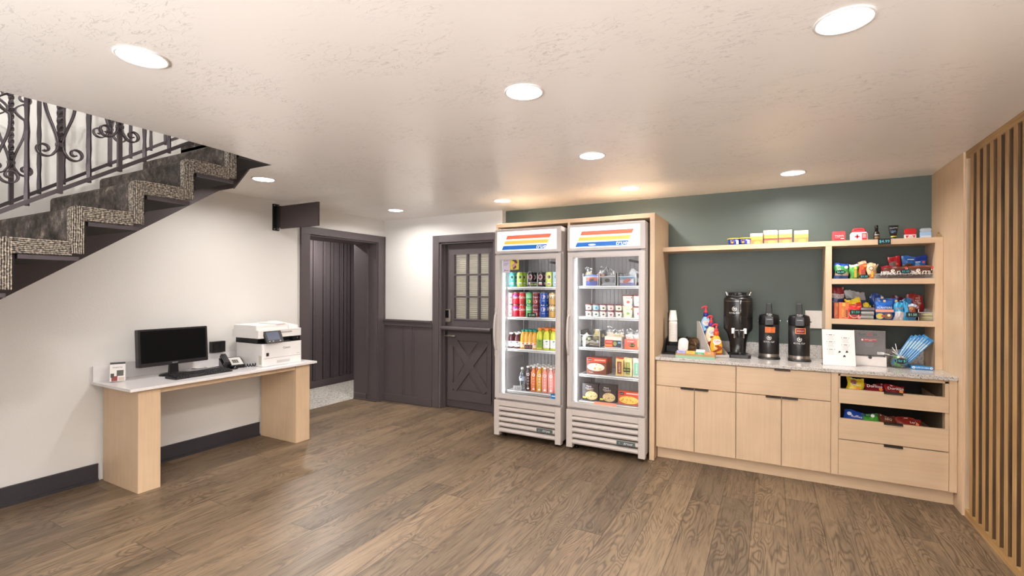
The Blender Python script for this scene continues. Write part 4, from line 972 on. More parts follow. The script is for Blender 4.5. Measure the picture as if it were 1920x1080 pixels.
t2 = [('#f0e2d8', '#4a3428', 'dark brown'), ('#dfeee8', '#3a4a50', 'slate'), ('#efe6dc', '#3c2c28', 'black-brown'), ('#f3dcdc', '#8c3040', 'maroon'), ('#f0e6da', '#5c3c34', 'umber')]
for i, x in enumerate(xs):
    for row_, z, q in ((t2, 0, 'lower'), (tc, .0585, 'upper')):
        c, a, nm = row_[i]; o = tub(.057, .031, lid_m, K(c, .5), K(a, .5), 'Haagen')
        tag(o, f'ice cream tub with {nm} picture, {q} one in {("the first", "the second", "the third", "the fourth", "the fifth")[i]} stack from left', 'tub', 'small ice cream tubs in two layers'); o.location = (x, YI, S2[1]+z); o.rotation_euler = (0, 0, .33)
for x, z, c, a, lb, lc in ((-1.137, 0, '#e6ecc8', '#8fae5c', 'pale green pint tub, lower one beside the small tubs', '#e9e6cc'), (-1.137, .1015, '#f3e6d8', '#d8604c', 'cream pint tub with a red fruit picture, upper one beside the small tubs', '#7c3434'), (-1.042, 0, '#f2dcd8', '#d85a70', 'pink pint tub, lower one at the right side of its shelf', '#7c3434'), (-1.042, .1015, '#eceef0', '#9fb0c0', 'white pint tub, upper one at the right side of its shelf', '#7c3434')):
    o = tub(.10, .0455, K(lc, .4), K(c, .5), K(a, .5), 'Haagen', 'pint_tub'); tag(o, lb, 'tub', 'pint ice cream tubs'); o.location = (x, YI+.01, S2[1]+z); o.rotation_euler = (0, 0, .33)
# bins and wrapped sandwiches
def bin_(w, h, d, loc, label, front=None):
    t = thing('clear_bin', label, 'bin', loc); b = MB(); e = .003
    b.box(-w/2, -w/2+e, 0, d, 0, h, plastic_clear); b.box(w/2-e, w/2, 0, d, 0, h, plastic_clear); b.box(-w/2, w/2, 0, e, 0, h*.72, plastic_clear); b.box(-w/2, w/2, d-e, d, 0, h, plastic_clear); b.box(-w/2, w/2, 0, d, 0, e, plastic_clear); b.build('box', t)
    b = MB(); wm = K('#f0f0f2', .2)
    b.tube([(-w/2, 0, h), (-w/2, 0, 0), ], .0022, wm, 5); b.tube([(w/2, 0, h), (w/2, 0, 0)], .0018, wm, 5); b.tube([(-w/2, 0, h*.72), (w/2, 0, h*.72)], .0016, wm, 5); b.build('rim', t); return t
def snack(name, label, cat, w, h, t_, bands, loc, rz=0., tilt=0., lean=0., wt=None, seed=1, deco=None, group=None, wr=.004, crimp=.012):
    t = thing(name, label, cat, loc, group=group, rot=(tilt, lean, rz)); b = MB(); b.pouch(w, h, t_, bands, wt, seed, crimp, wr=wr)
    b.build('wrapper', t)
    if deco:
        b = MB(); deco(b, -t_/2-.0028); b.build('print', t)
    return t
clearwrap = glass('shiny_wrap', (.86, .88, .92), .75, .22)
bin_(.145, .115, .2, (-1.473, 4.25, S2[0]), 'clear plastic bin with wrapped cookies, left on the top shelf of the right fridge'); 
bin_(.148, .115, .2, (-1.313, 4.25, S2[0]), 'clear plastic bin with a dark round pastry, middle of the right fridge top shelf')
bin_(.165, .115, .2, (-1.135, 4.25, S2[0]), 'clear plastic bin with a wrapped red snack, right on that fridge top shelf')
ob, bl = K('#e0764c', .35), K('#4a66c4', .35)
snack('wrapped_cookie', 'orange and blue snack packet at the front of the left bin', 'snack', .128, .095, .03, [(.45, bl), (.8, ob), (1, K('#5c7cd0', .35))], (-1.473, 4.272, S2[0]+.004), seed=2, deco=lambda b, y: (b.disc(.016, K('#4a2430'), (0, y, .048), None), b.disc(.01, K('#5a2c34'), (.022, y, .05), None)))
snack('pastry_bag', 'clear bag with a pink pastry poking out of the left bin', 'snack', .07, .13, .04, [(.5, K('#e0b4a4', .5)), (1, clearwrap)], (-1.425, 4.32, S2[0]+.06), rz=.1, lean=.5, seed=3, wr=.01)
snack('pastry_bag', 'clear bag with a beige pastry at the back of the left bin', 'snack', .07, .10, .035, [(.55, K('#dcc8a8', .5)), (1, clearwrap)], (-1.50, 4.32, S2[0]+.07), lean=-.15, seed=4, wr=.01)
snack('pastry_bag', 'clear bag with a dark round pastry in the middle bin', 'snack', .12, .085, .04, [(.3, K('#cfcfd2', .4)), (1, K('#98989e', .35))], (-1.313, 4.275, S2[0]+.004), seed=5, deco=lambda b, y: b.disc(.024, K('#2c1c20'), (0, y, .045), None, e=.7), wr=.006)
snack('pastry_bag', 'empty-topped clear bag sticking out behind the middle bin', 'snack', .08, .15, .03, [(1, clearwrap)], (-1.34, 4.36, S2[0]+.004), lean=.2, seed=6, wr=.01)
snack('snack_packet', 'red, white and purple snack packet in the right bin', 'snack', .13, .082, .03, [(.3, K('#8c86c8', .35)), (.65, K('#e8e2e6', .35)), (1, K('#7aa4c4', .35))], (-1.14, 4.272, S2[0]+.004), seed=7, deco=lambda b, y: b.add([(.036*math.cos(a*PI/7)+.003, y, .042+.020*math.sin(a*PI/7)+.012*math.cos(a*PI/7)) for a in range(14)], [tuple(range(14))], K('#d8604c')))
snack('pastry_bag', 'white crumpled bag standing behind the red packet', 'snack', .085, .135, .04, [(1, K('#e9e9ec', .3))], (-1.10, 4.335, S2[0]+.004), lean=.1, seed=8, wr=.012)
bin_(.19, .15, .2, (-1.478, 4.25, S2[2]), 'large clear bin of wrapped sandwiches with a price sticker')
for i, (c, lb, x, z, an) in enumerate((('#dccbb0', 'wrapped sandwich with pale bread leaning left in the large bin', -1.515, .02, -.5), ('#b5a274', 'wrapped sandwich with green filling at the upper right of the large bin', -1.44, .05, .3), ('#e0cdb8', 'wrapped sandwich lying at the bottom of the large bin', -1.45, .006, 0))):
    snack('wrapped_sandwich', lb, 'sandwich', .10, .085 if i < 2 else .04, .05, [(.35, K(c, .4)), (.55, K('#8f8a4c', .4)), (1, K(c, .35))], (x, 4.30+.05*i*(i < 2), S2[2]+.004+z), lean=an, seed=11+i, wr=.008)
price(.045, .045, '$5', (-1.482, 4.243, S2[2]+.055), 'black scribbled price sticker on the large sandwich bin', oval=True, c='#d9dca0', rz=0, tilt=0)
def food_front(b, x0, x1, z0, z1, y, col_, seed=0):
    r = random.Random(seed)
    b.add([((x0+x1)/2+(x1-x0)*.5*math.cos(a*PI/9), y-.0003, (z0+z1)/2+(z1-z0)*.5*math.sin(a*PI/9)) for a in range(18)], [tuple(range(18))], K(col_[0], .4))
    for i in range(22):
        a = r.random()*6.28; q = math.sqrt(r.random())*.42; x = (x0+x1)/2+(x1-x0)*q*math.cos(a); z = (z0+z1)/2+(z1-z0)*q*math.sin(a)
        b.disc((x1-x0)*.05, K(r.choice(col_[1:]), .4), (x, y-.0005-.00002*i, z), None, ang=0, n=7, e=.7)
def carton(name, label, w, h, d, m, loc, rz, deco, group=None, rot=None, cat='box'):
    t = thing(name, label, cat, loc, group=group, rot=rot if rot else (0, 0, rz)); b = MB(); b.box(-w/2, w/2, 0, d, 0, h, m); b.build('carton', t, bev=.001)
    b = MB(); deco(b); b.build('print', t); return t
def sandw(c1, c2, seed):
    def f(b):
        b.box(-.045, .0, -.0006, 0, .004, .078, K(c1, .4)); b.box(0, .045, -.0006, 0, .004, .078, K(c2, .4)); b.box(-.045, .0, -.001, -.0006, .012, .03, K('#e8983c')); b.txt('HOT', (-.022, -.0012, .058), .010, wh); b.disc(.013, K('#8a8c5c'), (.02, -.001, .045), None)
    return f
carton('frozen_sandwich_box', 'red and dark blue frozen sandwich box, third shelf of the right fridge', .155, .105, .06, K('#efe7da', .4), (-1.262, 4.262, S2[2]), .02, lambda b: (b.box(-.075, 0, -.0006, 0, .008, .074, K('#cf3f34')), b.box(0, .075, -.0006, 0, .008, .072, K('#2c3a50')), b.box(-.07, -.01, -.001, -.0006, .018, .034, K('#ee9a44')), b.txt('BURGER', (-.037, -.0012, .055), .010, wh), b.disc(.017, K('#9a9c5c'), (.018, -.001, .043), None, e=1.2), b.box(.045, .07, -.001, -.0006, .045, .06, K('#8fb8d8'))))
snack('wrapped_roll', 'clear-wrapped white roll on top of the red and blue box', 'snack', .07, .08, .045, [(.4, K('#f2ead8', .4)), (1, clearwrap)], (-1.295, 4.30, S2[2]+.106), seed=15, wr=.01)
snack('wrapped_roll', 'clear-wrapped cream roll beside the white one', 'snack', .09, .06, .045, [(.5, K('#efe2c6', .4)), (1, clearwrap)], (-1.215, 4.30, S2[2]+.106), seed=16, wr=.01)
carton('frozen_sandwich_box', 'pink and orange frozen sandwich box at the right, third shelf of the right fridge', .15, .088, .06, K('#e86a5c', .4), (-1.083, 4.262, S2[2]), .0, lambda b: (b.box(-.07, .07, -.0006, 0, .006, .024, K('#e8763c')), b.txt('SAUSAGE', (-.02, -.0012, .07), .010, wh), b.box(.04, .07, -.0009, 0, .024, .085, K('#f0b070'))))
price(.05, .032, '$5.00', (-1.088, 4.255, S2[2]+.022), 'oval black price sticker on the pink and orange box', oval=True, c='#d9e07c', rz=0, tilt=0)
for i, x in enumerate((-1.12, -1.05)): snack('wrapped_roll', f'clear bag with a white roll above the pink and orange box, {("left", "right")[i]} of two', 'snack', .07, .085, .045, [(.5, K('#f4f0e8', .4)), (1, clearwrap)], (x, 4.295, S2[2]+.089), seed=17+i, wr=.008)
def lasagne(b):
    b.box(-.095, .095, -.0006, 0, .108, .148, K('#d8452e')); b.add([(-.065+.027*math.cos(a*PI/8), -.001, .130+.013*math.sin(a*PI/8)) for a in range(16)], [tuple(range(16))], bk); b.txt("Stouffer's", (-.065, -.0014, .130), .009, wh, wmax=.045)
    b.box(-.02, .085, -.001, -.0006, .124, .134, K('#f0b8a8')); food_front(b, -.088, .078, .028, .100, -.001, ['#ecdfc8', '#d9b26a', '#e8cf90', '#b9803c', '#f0e4c8'], 3); b.txt('Lasagna', (-.05, -.0016, .014), .012, wh)
grp = 'red frozen dinner boxes in a row'
for k in range(4): carton('frozen_dinner_box', ('red frozen dinner box with a pasta dish, foremost of the row', 'red frozen dinner box directly behind the foremost one', 'red frozen dinner box third back in the row', 'red frozen dinner box at the back of the row')[k], .19, .15, .032, K('#7c4434', .4), (-1.418+.004*k, 4.262+.036*k, S2[3]), 0, lasagne, grp)
for i, (x, w, c1, c2, lb) in enumerate(((-1.205, .072, '#e8c87c', '#8c4434', 'yellow-edged brown burrito packet'), (-1.128, .072, '#e9d9a0', '#9c9c4c', 'yellow and green burrito packet, middle one'), (-1.052, .07, '#eceadc', '#7cc0a8', 'white and mint burrito packet at the right'))):
    for k in range(2): snack('burrito_packet', lb+(', second row' if k else ', front row'), 'snack', w, .165, .03, [(.9, K(c1, .35)), (1, K('#c8503c' if i == 0 else c1, .35))], (x, 4.278+.034*k, S2[3]+.001), seed=20+i, wr=.003, group='burrito packets', deco=lambda b, y, w=w, c2=c2: (b.box(-w*.25, w*.3, y, y+.001, .02, .13, K(c2, .4)), b.txt('BURRITO', (0.005, y-.001, .078), .014, K('#f4e6c0'), ux=(0, 0, 1), uz=(-1, 0, 0))))
price(.062, .036, '$2.00', (-1.133, 4.25, S2[3]+.045), 'black price tag across the burrito packets', c='#d8ec5c', rz=0, tilt=0)
def meal(b):
    b.box(-.07, .07, -.0006, 0, .085, .152, K('#2c2428')); b.txt('Marie', (-.01, -.0012, .132), .014, wh); b.txt("Callender's", (-.005, -.0012, .114), .012, wh); b.box(-.03, .03, -.001, -.0006, .096, .102, K('#b08c6c'))
    food_front(b, -.045, .072, .008, .088, -.001, ['#d9c08c', '#b88f50', '#e8dcb0', '#8f9c50', '#a8683c'], 5); b.box(-.07, -.038, -.0014, -.0006, .018, .034, K('#d8d84c'))
for i, x in enumerate((-1.478, -1.312)):
    t = carton('frozen_pie_box', ('dark frozen pie box at the left of the bottom shelf', 'dark frozen pie box in the middle of the bottom shelf')[i], .152, .155, .085, K('#3c3236', .4), (x, 4.262, S2[4]), .04, meal, 'dark frozen pie boxes'); 
    b = MB(); b.txt('PIE', (.0766, .04, .12), .016, K('#d0909c'), ux=(0, 1, 0)); b.build('side_print', t)
carton('frozen_dinner_box', 'red frozen macaroni box at the right of the bottom shelf', .185, .118, .06, K('#c8583c', .4), (-1.12, 4.262, S2[4]), 0, lambda b: (b.box(-.092, .092, -.0006, 0, .078, .118, K('#d8452e')), b.add([(-.06+.026*math.cos(a*PI/8), -.001, .098+.012*math.sin(a*PI/8)) for a in range(16)], [tuple(range(16))], bk), b.txt("Stouffer's", (-.06, -.0014, .098), .008, wh, wmax=.042), b.box(-.02, .085, -.001, -.0006, .096, .106, K('#f4c8b8')), food_front(b, -.085, .09, .008, .078, -.001, ['#f0c860', '#f8dc80', '#e8a840', '#f0d070', '#d88c3c'], 8)))

# ================================================================== COUNTER ITEMS
# cup stack in a black organizer
ORD = ['lowest', 'second', 'third', 'fourth', 'fifth', 'sixth', 'seventh', 'eighth', 'ninth', 'tenth', 'eleventh', 'twelfth', 'thirteenth', 'fourteenth', 'top']
t = thing('cup_organizer', 'black wire-edged condiment tray holding the paper cups', 'organizer', (-.775, 4.60, CT))
b = MB(); om = K('#22201f', .5)
b.prism([(-.19, 0), (.15, 0), (.15, .14), (.05, .14), (-.06, .075), (-.19, .0)][:5]+[], -.085, -.079, om, 'x'); b.prism([(-.19, 0), (.15, 0), (.15, .14), (.05, .14), (-.06, .075)], .079, .085, om, 'x')
b.box(-.085, .20, -.19, .15, 0, .006, om); b.box(-.085, .20, .145, .15, 0, .13, om); b.box(.195, .20, .0, .15, 0, .09, om); b.box(-.079, .195, .0, .004, 0, .06, om)
b.build('tray', t); b = MB(); b.tube([(-.085, .09, .1), (-.085, .09, .36)], .003, om, 6); b.tube([(-.0, .12, .1), (-.0, .12, .3)], .002, om, 6); b.build('wire_post', t)
paper = K('#efeae4', .55)
cup0 = MB().lathe([(.026, 0), (.0265, .002), (.037, .088), (.0395, .0885), (.0395, .092), (.0365, .092), (.027, .004)], paper, seg=26, caps=False)
cup0.lathe([(.026, .001), (.026, .0015)], paper, seg=26)
cup = cup0.build('paper_cup'); me = cup.data
grp = 'white paper cups nested upside down in a stack'
for i in range(15):
    o = cup if i == 0 else cup.copy()
    if i: COL.objects.link(o)
    tag(o, ('top white paper cup of the nested stack' if i == 14 else f'white paper cup, {ORD[i]} from the bottom of the nested stack'), 'cup', grp)
    o.location = (-.79, 4.555, CT+.105+.0125*i+(.015 if i == 14 else 0)+.092); o.rotation_euler = (PI, 0, .1*i)
b = MB(); b.lathe([(.041, .0), (.043, .004), (.043, .010), (.038, .014), (.036, .018), (.01, .018)], white_pl, seg=24); lid = b.build('cup_cover')
for i in range(5):
    o = lid if i == 0 else lid.copy()
    if i: COL.objects.link(o)
    o.location = (-.695, 4.50+.006*i, CT+.05+.013*i); o.rotation_euler = (.95, 0, .2); tag(o, 'frontmost white cup lid leaning in the tray' if i == 0 else f'{ORD[i]} white cup lid from the front in the small leaning stack', 'cup lid', 'white cup lids')
b = MB(); sm_ = K('#a98a66', .8, bump=.5, scale=60)
for i, (x, z, a) in enumerate(((-.635, .035, .2), (-.625, .062, -.25), (-.615, .09, .1))):
    b = MB(); b.lathe([(.034, 0), (.040, .055)], sm_, seg=20, caps=False); b.lathe([(.033, .0), (.039, .055)], sm_, seg=20, caps=False); b.lathe([(.032, .02), (.032, .021)], K('#6b5238', .8), seg=16)
    tag(b.build('cup_sleeve', loc=(x, 4.585+.02*i, CT+z+.01), rot=(1.35, 0, a)), ('lowest brown cardboard cup sleeve beside the cup stack', 'middle brown cardboard cup sleeve lying on the lowest one', 'topmost brown cardboard cup sleeve beside the white divider')[i], 'cup sleeve', 'brown cardboard cup sleeves')
# tea box
t = thing('tea_box', 'low green and tan display box of tea bags at the counter edge', 'box', (-.565, 4.315, CT), rz=math.radians(2))
b = MB(); tan = K('#b98f62', .6); grn = K('#8fb79a', .5)
b.box(-.155, .155, -.045, -.042, 0, .036, tan); b.box(-.156, .156, -.0458, -.045, 0, .018, grn); b.box(-.155, .155, .045, .048, 0, .05, tan); b.box(-.155, -.152, -.045, .048, 0, .045, tan); b.box(.152, .155, -.045, .048, 0, .045, tan); b.box(-.155, .155, -.045, .048, 0, .004, tan); b.build('tray', t)
tcol = [('#a9a8d8', 'lilac', 'LEMON'), ('#f0b93c', 'yellow', 'CITRUS'), ('#3fa874', 'green', 'GREEN'), ('#ee8a4c', 'orange', 'SPICE')]
for i, (c, nm, tx) in enumerate(tcol):
    for k in range(4):
        b = MB(); hh = .052-.003*k if i != 2 else .044+.006*k
        mm = K(c, .5) if not (i == 2 and k) else wh
        b.rbox(-.035, .035, -.003, .003, 0, hh, .004, mm, 'y'); b.txt(tx, (0, -.0035, hh-.012), .007, K('#3c3a6c' if i == 0 else ('#7a4a10' if i == 1 else '#f4f2ee')), wmax=.05)
        tag(b.build('tea_bag', loc=(-.565-.112+.0745*i, 4.288+.017*k, CT+.006), rot=(-.22, 0, .035)), f'{nm} tea packet, {("front", "second", "third", "rear")[k]} of the {("far left", "left middle", "right middle", "far right")[i]} pile', 'tea bag', 'tea packets standing in the display box')
# creamer rack + three pump bottles
t = thing('creamer_rack', 'stepped white rack with a slanted side holding three creamer bottles', 'rack', (-.462, 4.602, CT), rz=math.radians(28))
b = MB(); rm = K('#c9c5c0', .35, metal=.2); wt_ = K('#e0dcd8', .4)
b.prism([(-.20, 0), (.13, 0), (.13, .29), (.07, .29), (-.20, .02)], -.088, -.084, wt_, 'x'); b.prism([(-.20, 0), (.13, 0), (.13, .16), (-.20, .02)], .056, .06, rm, 'x')
b.box(-.084, .06, -.205, .13, 0, .004, rm); b.box(-.084, .06, -.205, -.20, 0, .024, rm); b.box(-.084, .06, -.08, -.076, .0, .07, rm); b.box(-.084, .06, -.076, .03, .066, .07, rm); b.box(-.084, .06, .03, .034, .07, .15, rm); b.box(-.084, .06, .034, .13, .146, .15, rm)
b.build('frame', t)
def creamer(loc, label, body, collar, low, swirl, rz, h=.19, k=1.):
    t = thing('creamer_bottle', label, 'bottle', loc, rz=rz, group='pump bottles of coffee creamer'); red = K('#e03a4a', .3)
    b = MB(); b.lathe([(.040, 0), (.048, .01), (.051, .05), (.050, .09), (.042, .135), (.028, .165), (.018, .178), (.018, .185)], body, seg=24, sx=1., sy=.72)
    b.build('body', t)
    b = MB(); R_ = .0515
    b.add([(.034*math.cos(a*PI/9), -.039-.0+.012*abs(math.cos(a*PI/9))**2*1., .128+.024*math.sin(a*PI/9)) for a in range(18)], [tuple(range(18))], wh)
    b.txt('Coffee', (0, -.0405, .133), .014, swirl, wmax=.05, shear=.2); b.txt('mate', (0, -.0405, .117), .009, swirl, wmax=.03)
    for i in range(9):
        a = i/8; x = .026*math.sin(a*5.); z = .095-.06*a; b.add([(x-.017, -.0392, z), (x+.017, -.0392, z+.004), (x+.015, -.0392, z-.010), (x-.019, -.0392, z-.012)], [(0, 1, 2, 3)], low)
    b.lathe([(.0405, .001), (.0488, .011), (.0508, .030)], low, seg=24, sx=1., sy=.72, caps=False)
    b.build('label', t)
    b = MB(); b.lathe([(.021, .182), (.023, .186), (.022, .208), (.018, .214)], collar, seg=18); b.build('collar', t)
    b = MB(); b.lathe([(.017, .212), (.014, .232), (.007, .24), (.006, .262)], red, seg=14)
    b.tube([(.008, 0, .258), (.006, 0, .27), (-.008, -.004, .274), (-.028, -.01, .268), (-.038, -.014, .250)], .0075, red, 8, taper=[1, 1.1, 1, .8, .6]); b.build('pump', t)
    return t
creamer((-.525, 4.675, CT+.1505), 'light blue creamer bottle with a red pump, tallest at the back of the rack', K('#9cc6e6', .25, coat=.4), K('#1f2f86', .4), K('#2c5ca8', .3), K('#8a2040', .4), .3)
creamer((-.47, 4.575, CT+.0705), 'cream-coloured creamer bottle with a purple collar in the middle of the rack', K('#ecd9b4', .25, coat=.4), K('#5c2c8c', .4), K('#a83a3c', .3), K('#5c2c7c', .4), .35)
creamer((-.418, 4.47, CT+.0045), 'yellow creamer bottle with an orange collar at the front of the rack', K('#f2b83a', .25, coat=.4), K('#e8562c', .4), K('#a84a20', .3), K('#b02c3c', .4), .3)
# urn
t = thing('coffee_urn', 'tall black coffee urn with silver lid latches', 'coffee urn', (-.255, 4.60, CT), rz=.12)
b = MB(); ub = K('#1b1a1c', .28, coat=.3); uw = K('#e4e2de', .4)
b.lathe([(.095, .0), (.105, .006), (.10, .022), (.075, .032), (.062, .038), (.068, .12), (.088, .20), (.112, .235), (.115, .245), (.115, .49), (.112, .505), (.095, .515)], ub, seg=36)
b.lathe([(.1155, .343), (.1165, .345), (.1155, .347)], K('#2c2b2d', .2), seg=36, caps=False); b.lathe([(.1155, .477), (.1163, .478), (.1155, .480)], chrome, seg=36, caps=False); b.build('body', t)
b = MB(); b.rbox(-.075, .09, -.145, -.02, 0, .028, .02, ub, 'z'); b.build('drip_base', t, bev=.004)
b = MB(); b.lathe([(.098, .514), (.099, .522), (.085, .53), (.07, .532), (.068, .545), (.04, .552), (.01, .556)], ub, seg=30)
for i in range(14):
    a = i*2*PI/14; b.box(-.004, .004, .055, .075, .53, .553, ub, tf=Matrix.Rotation(a, 4, 'Z'))
b.build('lid', t)
for sx in (-1, 1):
    b = MB(); b.tube([(sx*.083, -.02, .505), (sx*.088, -.02, .535), (sx*.10, -.02, .56)], .009, chrome, 6, taper=[1, 1.1, .5]); b.build('lid_latch', t)
b = MB(); b.tube([(.012, -.122, .285), (.012, -.124, .49)], .0075, K('#0c0c0d', .15, coat=.6), 10); b.tube([(.012, -.1305, .30), (.012, -.1305, .485)], .0012, chrome, 5); b.build('sight_gauge', t)
b = MB(); b.box(-.058, -.034, -.125, -.108, .205, .252, chrome); b.box(.034, .058, -.125, -.108, .205, .252, chrome); b.tube([(-.036, -.128, .17), (-.036, -.132, .235), (.036, -.132, .235), (.036, -.128, .17)], .006, chrome, 8); b.lathe([(.018, .175), (.022, .19), (.018, .225), (.012, .24)], ub, (0, -.125, 0), seg=14); b.build('faucet', t, bev=.001)
def royal(b, r, z, ang, s_=1.):
    pts = []
    n = 22; 
    for i in range(n): 
        a0 = i*2*PI/n; a1 = (i+1)*2*PI/n
        if 3 <= i <= 4: continue
        q = [(.0185*s_*math.cos(a0), .0185*s_*math.sin(a0)), (.0185*s_*math.cos(a1), .0185*s_*math.sin(a1)), (.0135*s_*math.cos(a1), .0135*s_*math.sin(a1)), (.0135*s_*math.cos(a0), .0135*s_*math.sin(a0))]
        b.add([(r*math.sin(ang+x/r), -r*math.cos(ang+x/r), z+y) for x, y in q], [(0, 1, 2, 3)], uw)
    b.disc(.008*s_, uw, (0, 0, z+.001), r, ang=ang); b.txt('ROYAL CUP', (0, 0, z-.034*s_), .0135*s_, uw, cyl=(r, ang), stretch=.85)
b = MB(); royal(b, .1158, .413, -.32, 1.0); b.build('lettering', t)
# airpots
def airpot(x, y, rz, lab, label, h=.285):
    t = thing('airpot', label, 'coffee dispenser', (x, y, CT), rz=rz); r = .077
    b = MB(); b.lathe([(r*.97, 0), (r*.98, .012), (r, .014), (r, h)], K('#201e20', .38), seg=36); b.build('body', t)
    b = MB(); b.lathe([(r*1.004, .0145), (r*1.004, .040)], steel, seg=36, caps=False); b.build('steel_band', t)
    b = MB(); b.rbox(-.082, .082, -.125, .03, .0, .014, .055, K('#1a181a', .35), 'z', n=8); b.build('drip_foot', t, bev=.003)
    b = MB(); b.lathe([(r*1.01, h), (r*1.02, h+.006), (r*1.02, h+.05), (r*.93, h+.078), (r*.5, h+.088)], black_pl, seg=36)
    b.rbox(-.032, .032, -.115, -.03, h-.0, h+.072, .01, black_pl, 'y'); b.build('head', t, bev=.003)
    b = MB(); T = Matrix.Translation((0, -.055, h+.075)) @ Matrix.Rotation(math.radians(-12), 4, 'X')
    b.prism([(-.024, 0), (.024, 0), (.019, .105), (-.019, .105)], -.012, .012, K('#0e0e0f', .45), 'y', tf=T); b.build('pump_lever', t, bev=.006)
    b = MB(); b.txt('PUSH', (0, -.0985, h+.088), .012, uw); b.txt('LOCK', (0, -.0985, h+.073), .008, uw); b.box(-.02, .02, -.117, -.1155, h+.045, h+.05, K('#8a8a8a', .2)); b.build('marking', t)
    b = MB()
    for sx in (-1, 1): b.lathe([(.006, 0), (.006, .012)], chrome, tf=Matrix.Translation((sx*r*1.0, 0, h+.03)) @ Matrix.Rotation(sx*PI/2, 4, 'Y'), seg=10)
    b.tube([(r*1.09*math.cos(a), r*1.09*math.sin(a)*.9, h+.03-.006*math.sin(a)) for a in [PI*i/14 for i in range(15)]], .003, black_pl, 6); b.build('carry_handle', t)
    b = MB(); royal(b, r+.0008, .175, -.0, .95); b.build('lettering', t)
    b = MB(); q = .36
    b.patch(r+.0008, -.50+.1, .50+.1, h-.066, h-.018, K('#d99a5c', .5)); 
    if lab == 'orange': b.patch(r+.0012, -.46+.1, .46+.1, h-.062, h-.022, K('#f0702c', .5)); b.patch(r+.0014, .06, .1, h-.062, h-.022, K('#f6a070', .5)); b.patch(r+.0014, -.46+.1, .46+.1, h-.043, h-.041, K('#f6a070', .5))
    else: b.patch(r+.0012, -.40+.1, .40+.1, h-.060, h-.024, K('#9c1c24', .5)); b.txt('REGULAR', (0, 0, h-.042), .010, wh, cyl=(r+.0016, .1), wmax=.05)
    b.build('label', t); return t
airpot(-.018, 4.62, .02, 'orange', 'black airpot with an orange label, next to the tall urn')
airpot(.20, 4.60, .0, 'red', 'black airpot with a red label, next to the white menu card')
# menu sheet
t = thing('menu_card', 'white printed menu card in a slanted acrylic stand', 'sign', (.455, 4.40, CT), rz=math.radians(5))
T = Matrix.Rotation(math.radians(-11), 4, 'X') @ Matrix.Shear('XZ', 4, (0, 0)) if False else Matrix.Rotation(math.radians(-11), 4, 'X')
b = MB(); b.box(-.105, .105, -.002, 0, .0, .275, K('#efedec', .25), tf=T); b.box(-.105, .105, -.003, .09, 0, .003, plastic_clear); b.build('card', t)
b = MB(); gm = K('#8f8c8a'); dk = K('#3a3836')
for cx_, zs in ((-.05, (.232, .178, .120)), (.045, (.212, .158))):
    for j, z in enumerate(zs):
        b.box(cx_-.012, cx_+.012, -.0026, -.002, z, z+.004, dk, tf=T)
        for sx in (-1, 1): b.add([(cx_+sx*.022, -.0026, z-.002), (cx_+sx*.027, -.0026, z+.002), (cx_+sx*.022, -.0026, z+.006)], [(0, 1, 2)], dk, tf=T)
        for q in range(5): w_ = .024-.004*(q % 3); b.box(cx_-w_, cx_+w_, -.0024, -.002, z-.009-.007*q, z-.0078-.007*q, gm, tf=T)
for x, z, a in ((.052, .108, 0), (.005, .104, .6), (.035, .074, 0)): b.add([(x-.009, -.0026, z-.008), (x+.009, -.0026, z-.006+a*.008), (x+.006, -.0026, z+.007), (x-.004, -.0026, z+.009)], [(0, 1, 2, 3)], dk, tf=T)
b.build('print', t)
# SunX box
t = thing('sunscreen_box', 'open grey and white dispenser box of sunscreen wipes', 'box', (.66, 4.50, CT), rz=math.radians(-3))
b = MB(); gy = K('#6f6a6c', .45); wb_ = K('#e6e0dc', .5)
b.box(-.1, .1, 0, .003, 0, .072, wb_); b.box(-.1, -.097, 0, .11, 0, .075, wb_); b.box(.097, .1, 0, .11, 0, .075, wb_); b.box(-.1, .1, .107, .11, 0, .085, wb_); b.box(-.1, .1, 0, .11, 0, .003, wb_); b.box(-.097, .097, .003, .107, .04, .05, K('#3a3634', .7)); b.lathe([(.012, 0), (.012, .001)], K('#2c2a2a'), tf=Matrix.Translation((0, -.0012, .068)) @ Matrix.Rotation(PI/2, 4, 'X') if False else Matrix.Translation((0, 0, .066)) @ Matrix.Rotation(PI/2, 4, 'X')); b.build('tray', t)
T = Matrix.Translation((0, .06, .078)) @ Matrix.Rotation(math.radians(-3), 4, 'X')
b = MB(); b.box(-.1, .1, 0, .004, 0, .185, gy, tf=T); b.box(-.1, .1, .0, .03, .183, .186, wb_, tf=T); b.box(.098, .1, .0, .03, 0, .185, wb_, tf=T); L_ = b.build('lid', t)
b = MB(); b.txt('Sun', (-.044, -.001, .158), .022, K('#1c1a1c'), stretch=1.15, tf=T); b.txt('X', (.002, -.001, .158), .024, K('#c8202c'), stretch=1.2, tf=T); b.txt('30', (.035, -.001, .156), .018, K('#1c1a1c'), stretch=1.1, tf=T)
b.box(-.06, .062, -.001, 0, .137, .139, K('#2c2a2c'), tf=T); b.box(-.052, .045, -.001, 0, .105, .123, K('#b8262c'), tf=T); b.disc(.007, wh, (-.043, -.0016, .114), None); 
for v in range(len(b.v)-14, len(b.v)): b.v[v] = tuple(T @ Vector(b.v[v]))
b.txt('BROAD SPECTRUM', (.008, -.0016, .117), .006, wh, tf=T); b.txt('SPF 30', (.008, -.0016, .109), .005, wh, tf=T)
for q in range(4): b.box(-.03+.003*q, .03-.003*q, -.001, 0, .09-.008*q, .0915-.008*q, K('#a09c9c'), tf=T)
b.box(.05, .092, -.001, 0, .008, .026, wh, tf=T)
for q in range(9): b.box(.054+.004*q, .0555+.004*q, -.0015, -.001, .012, .025, bk, tf=T)
b.build('print', L_)
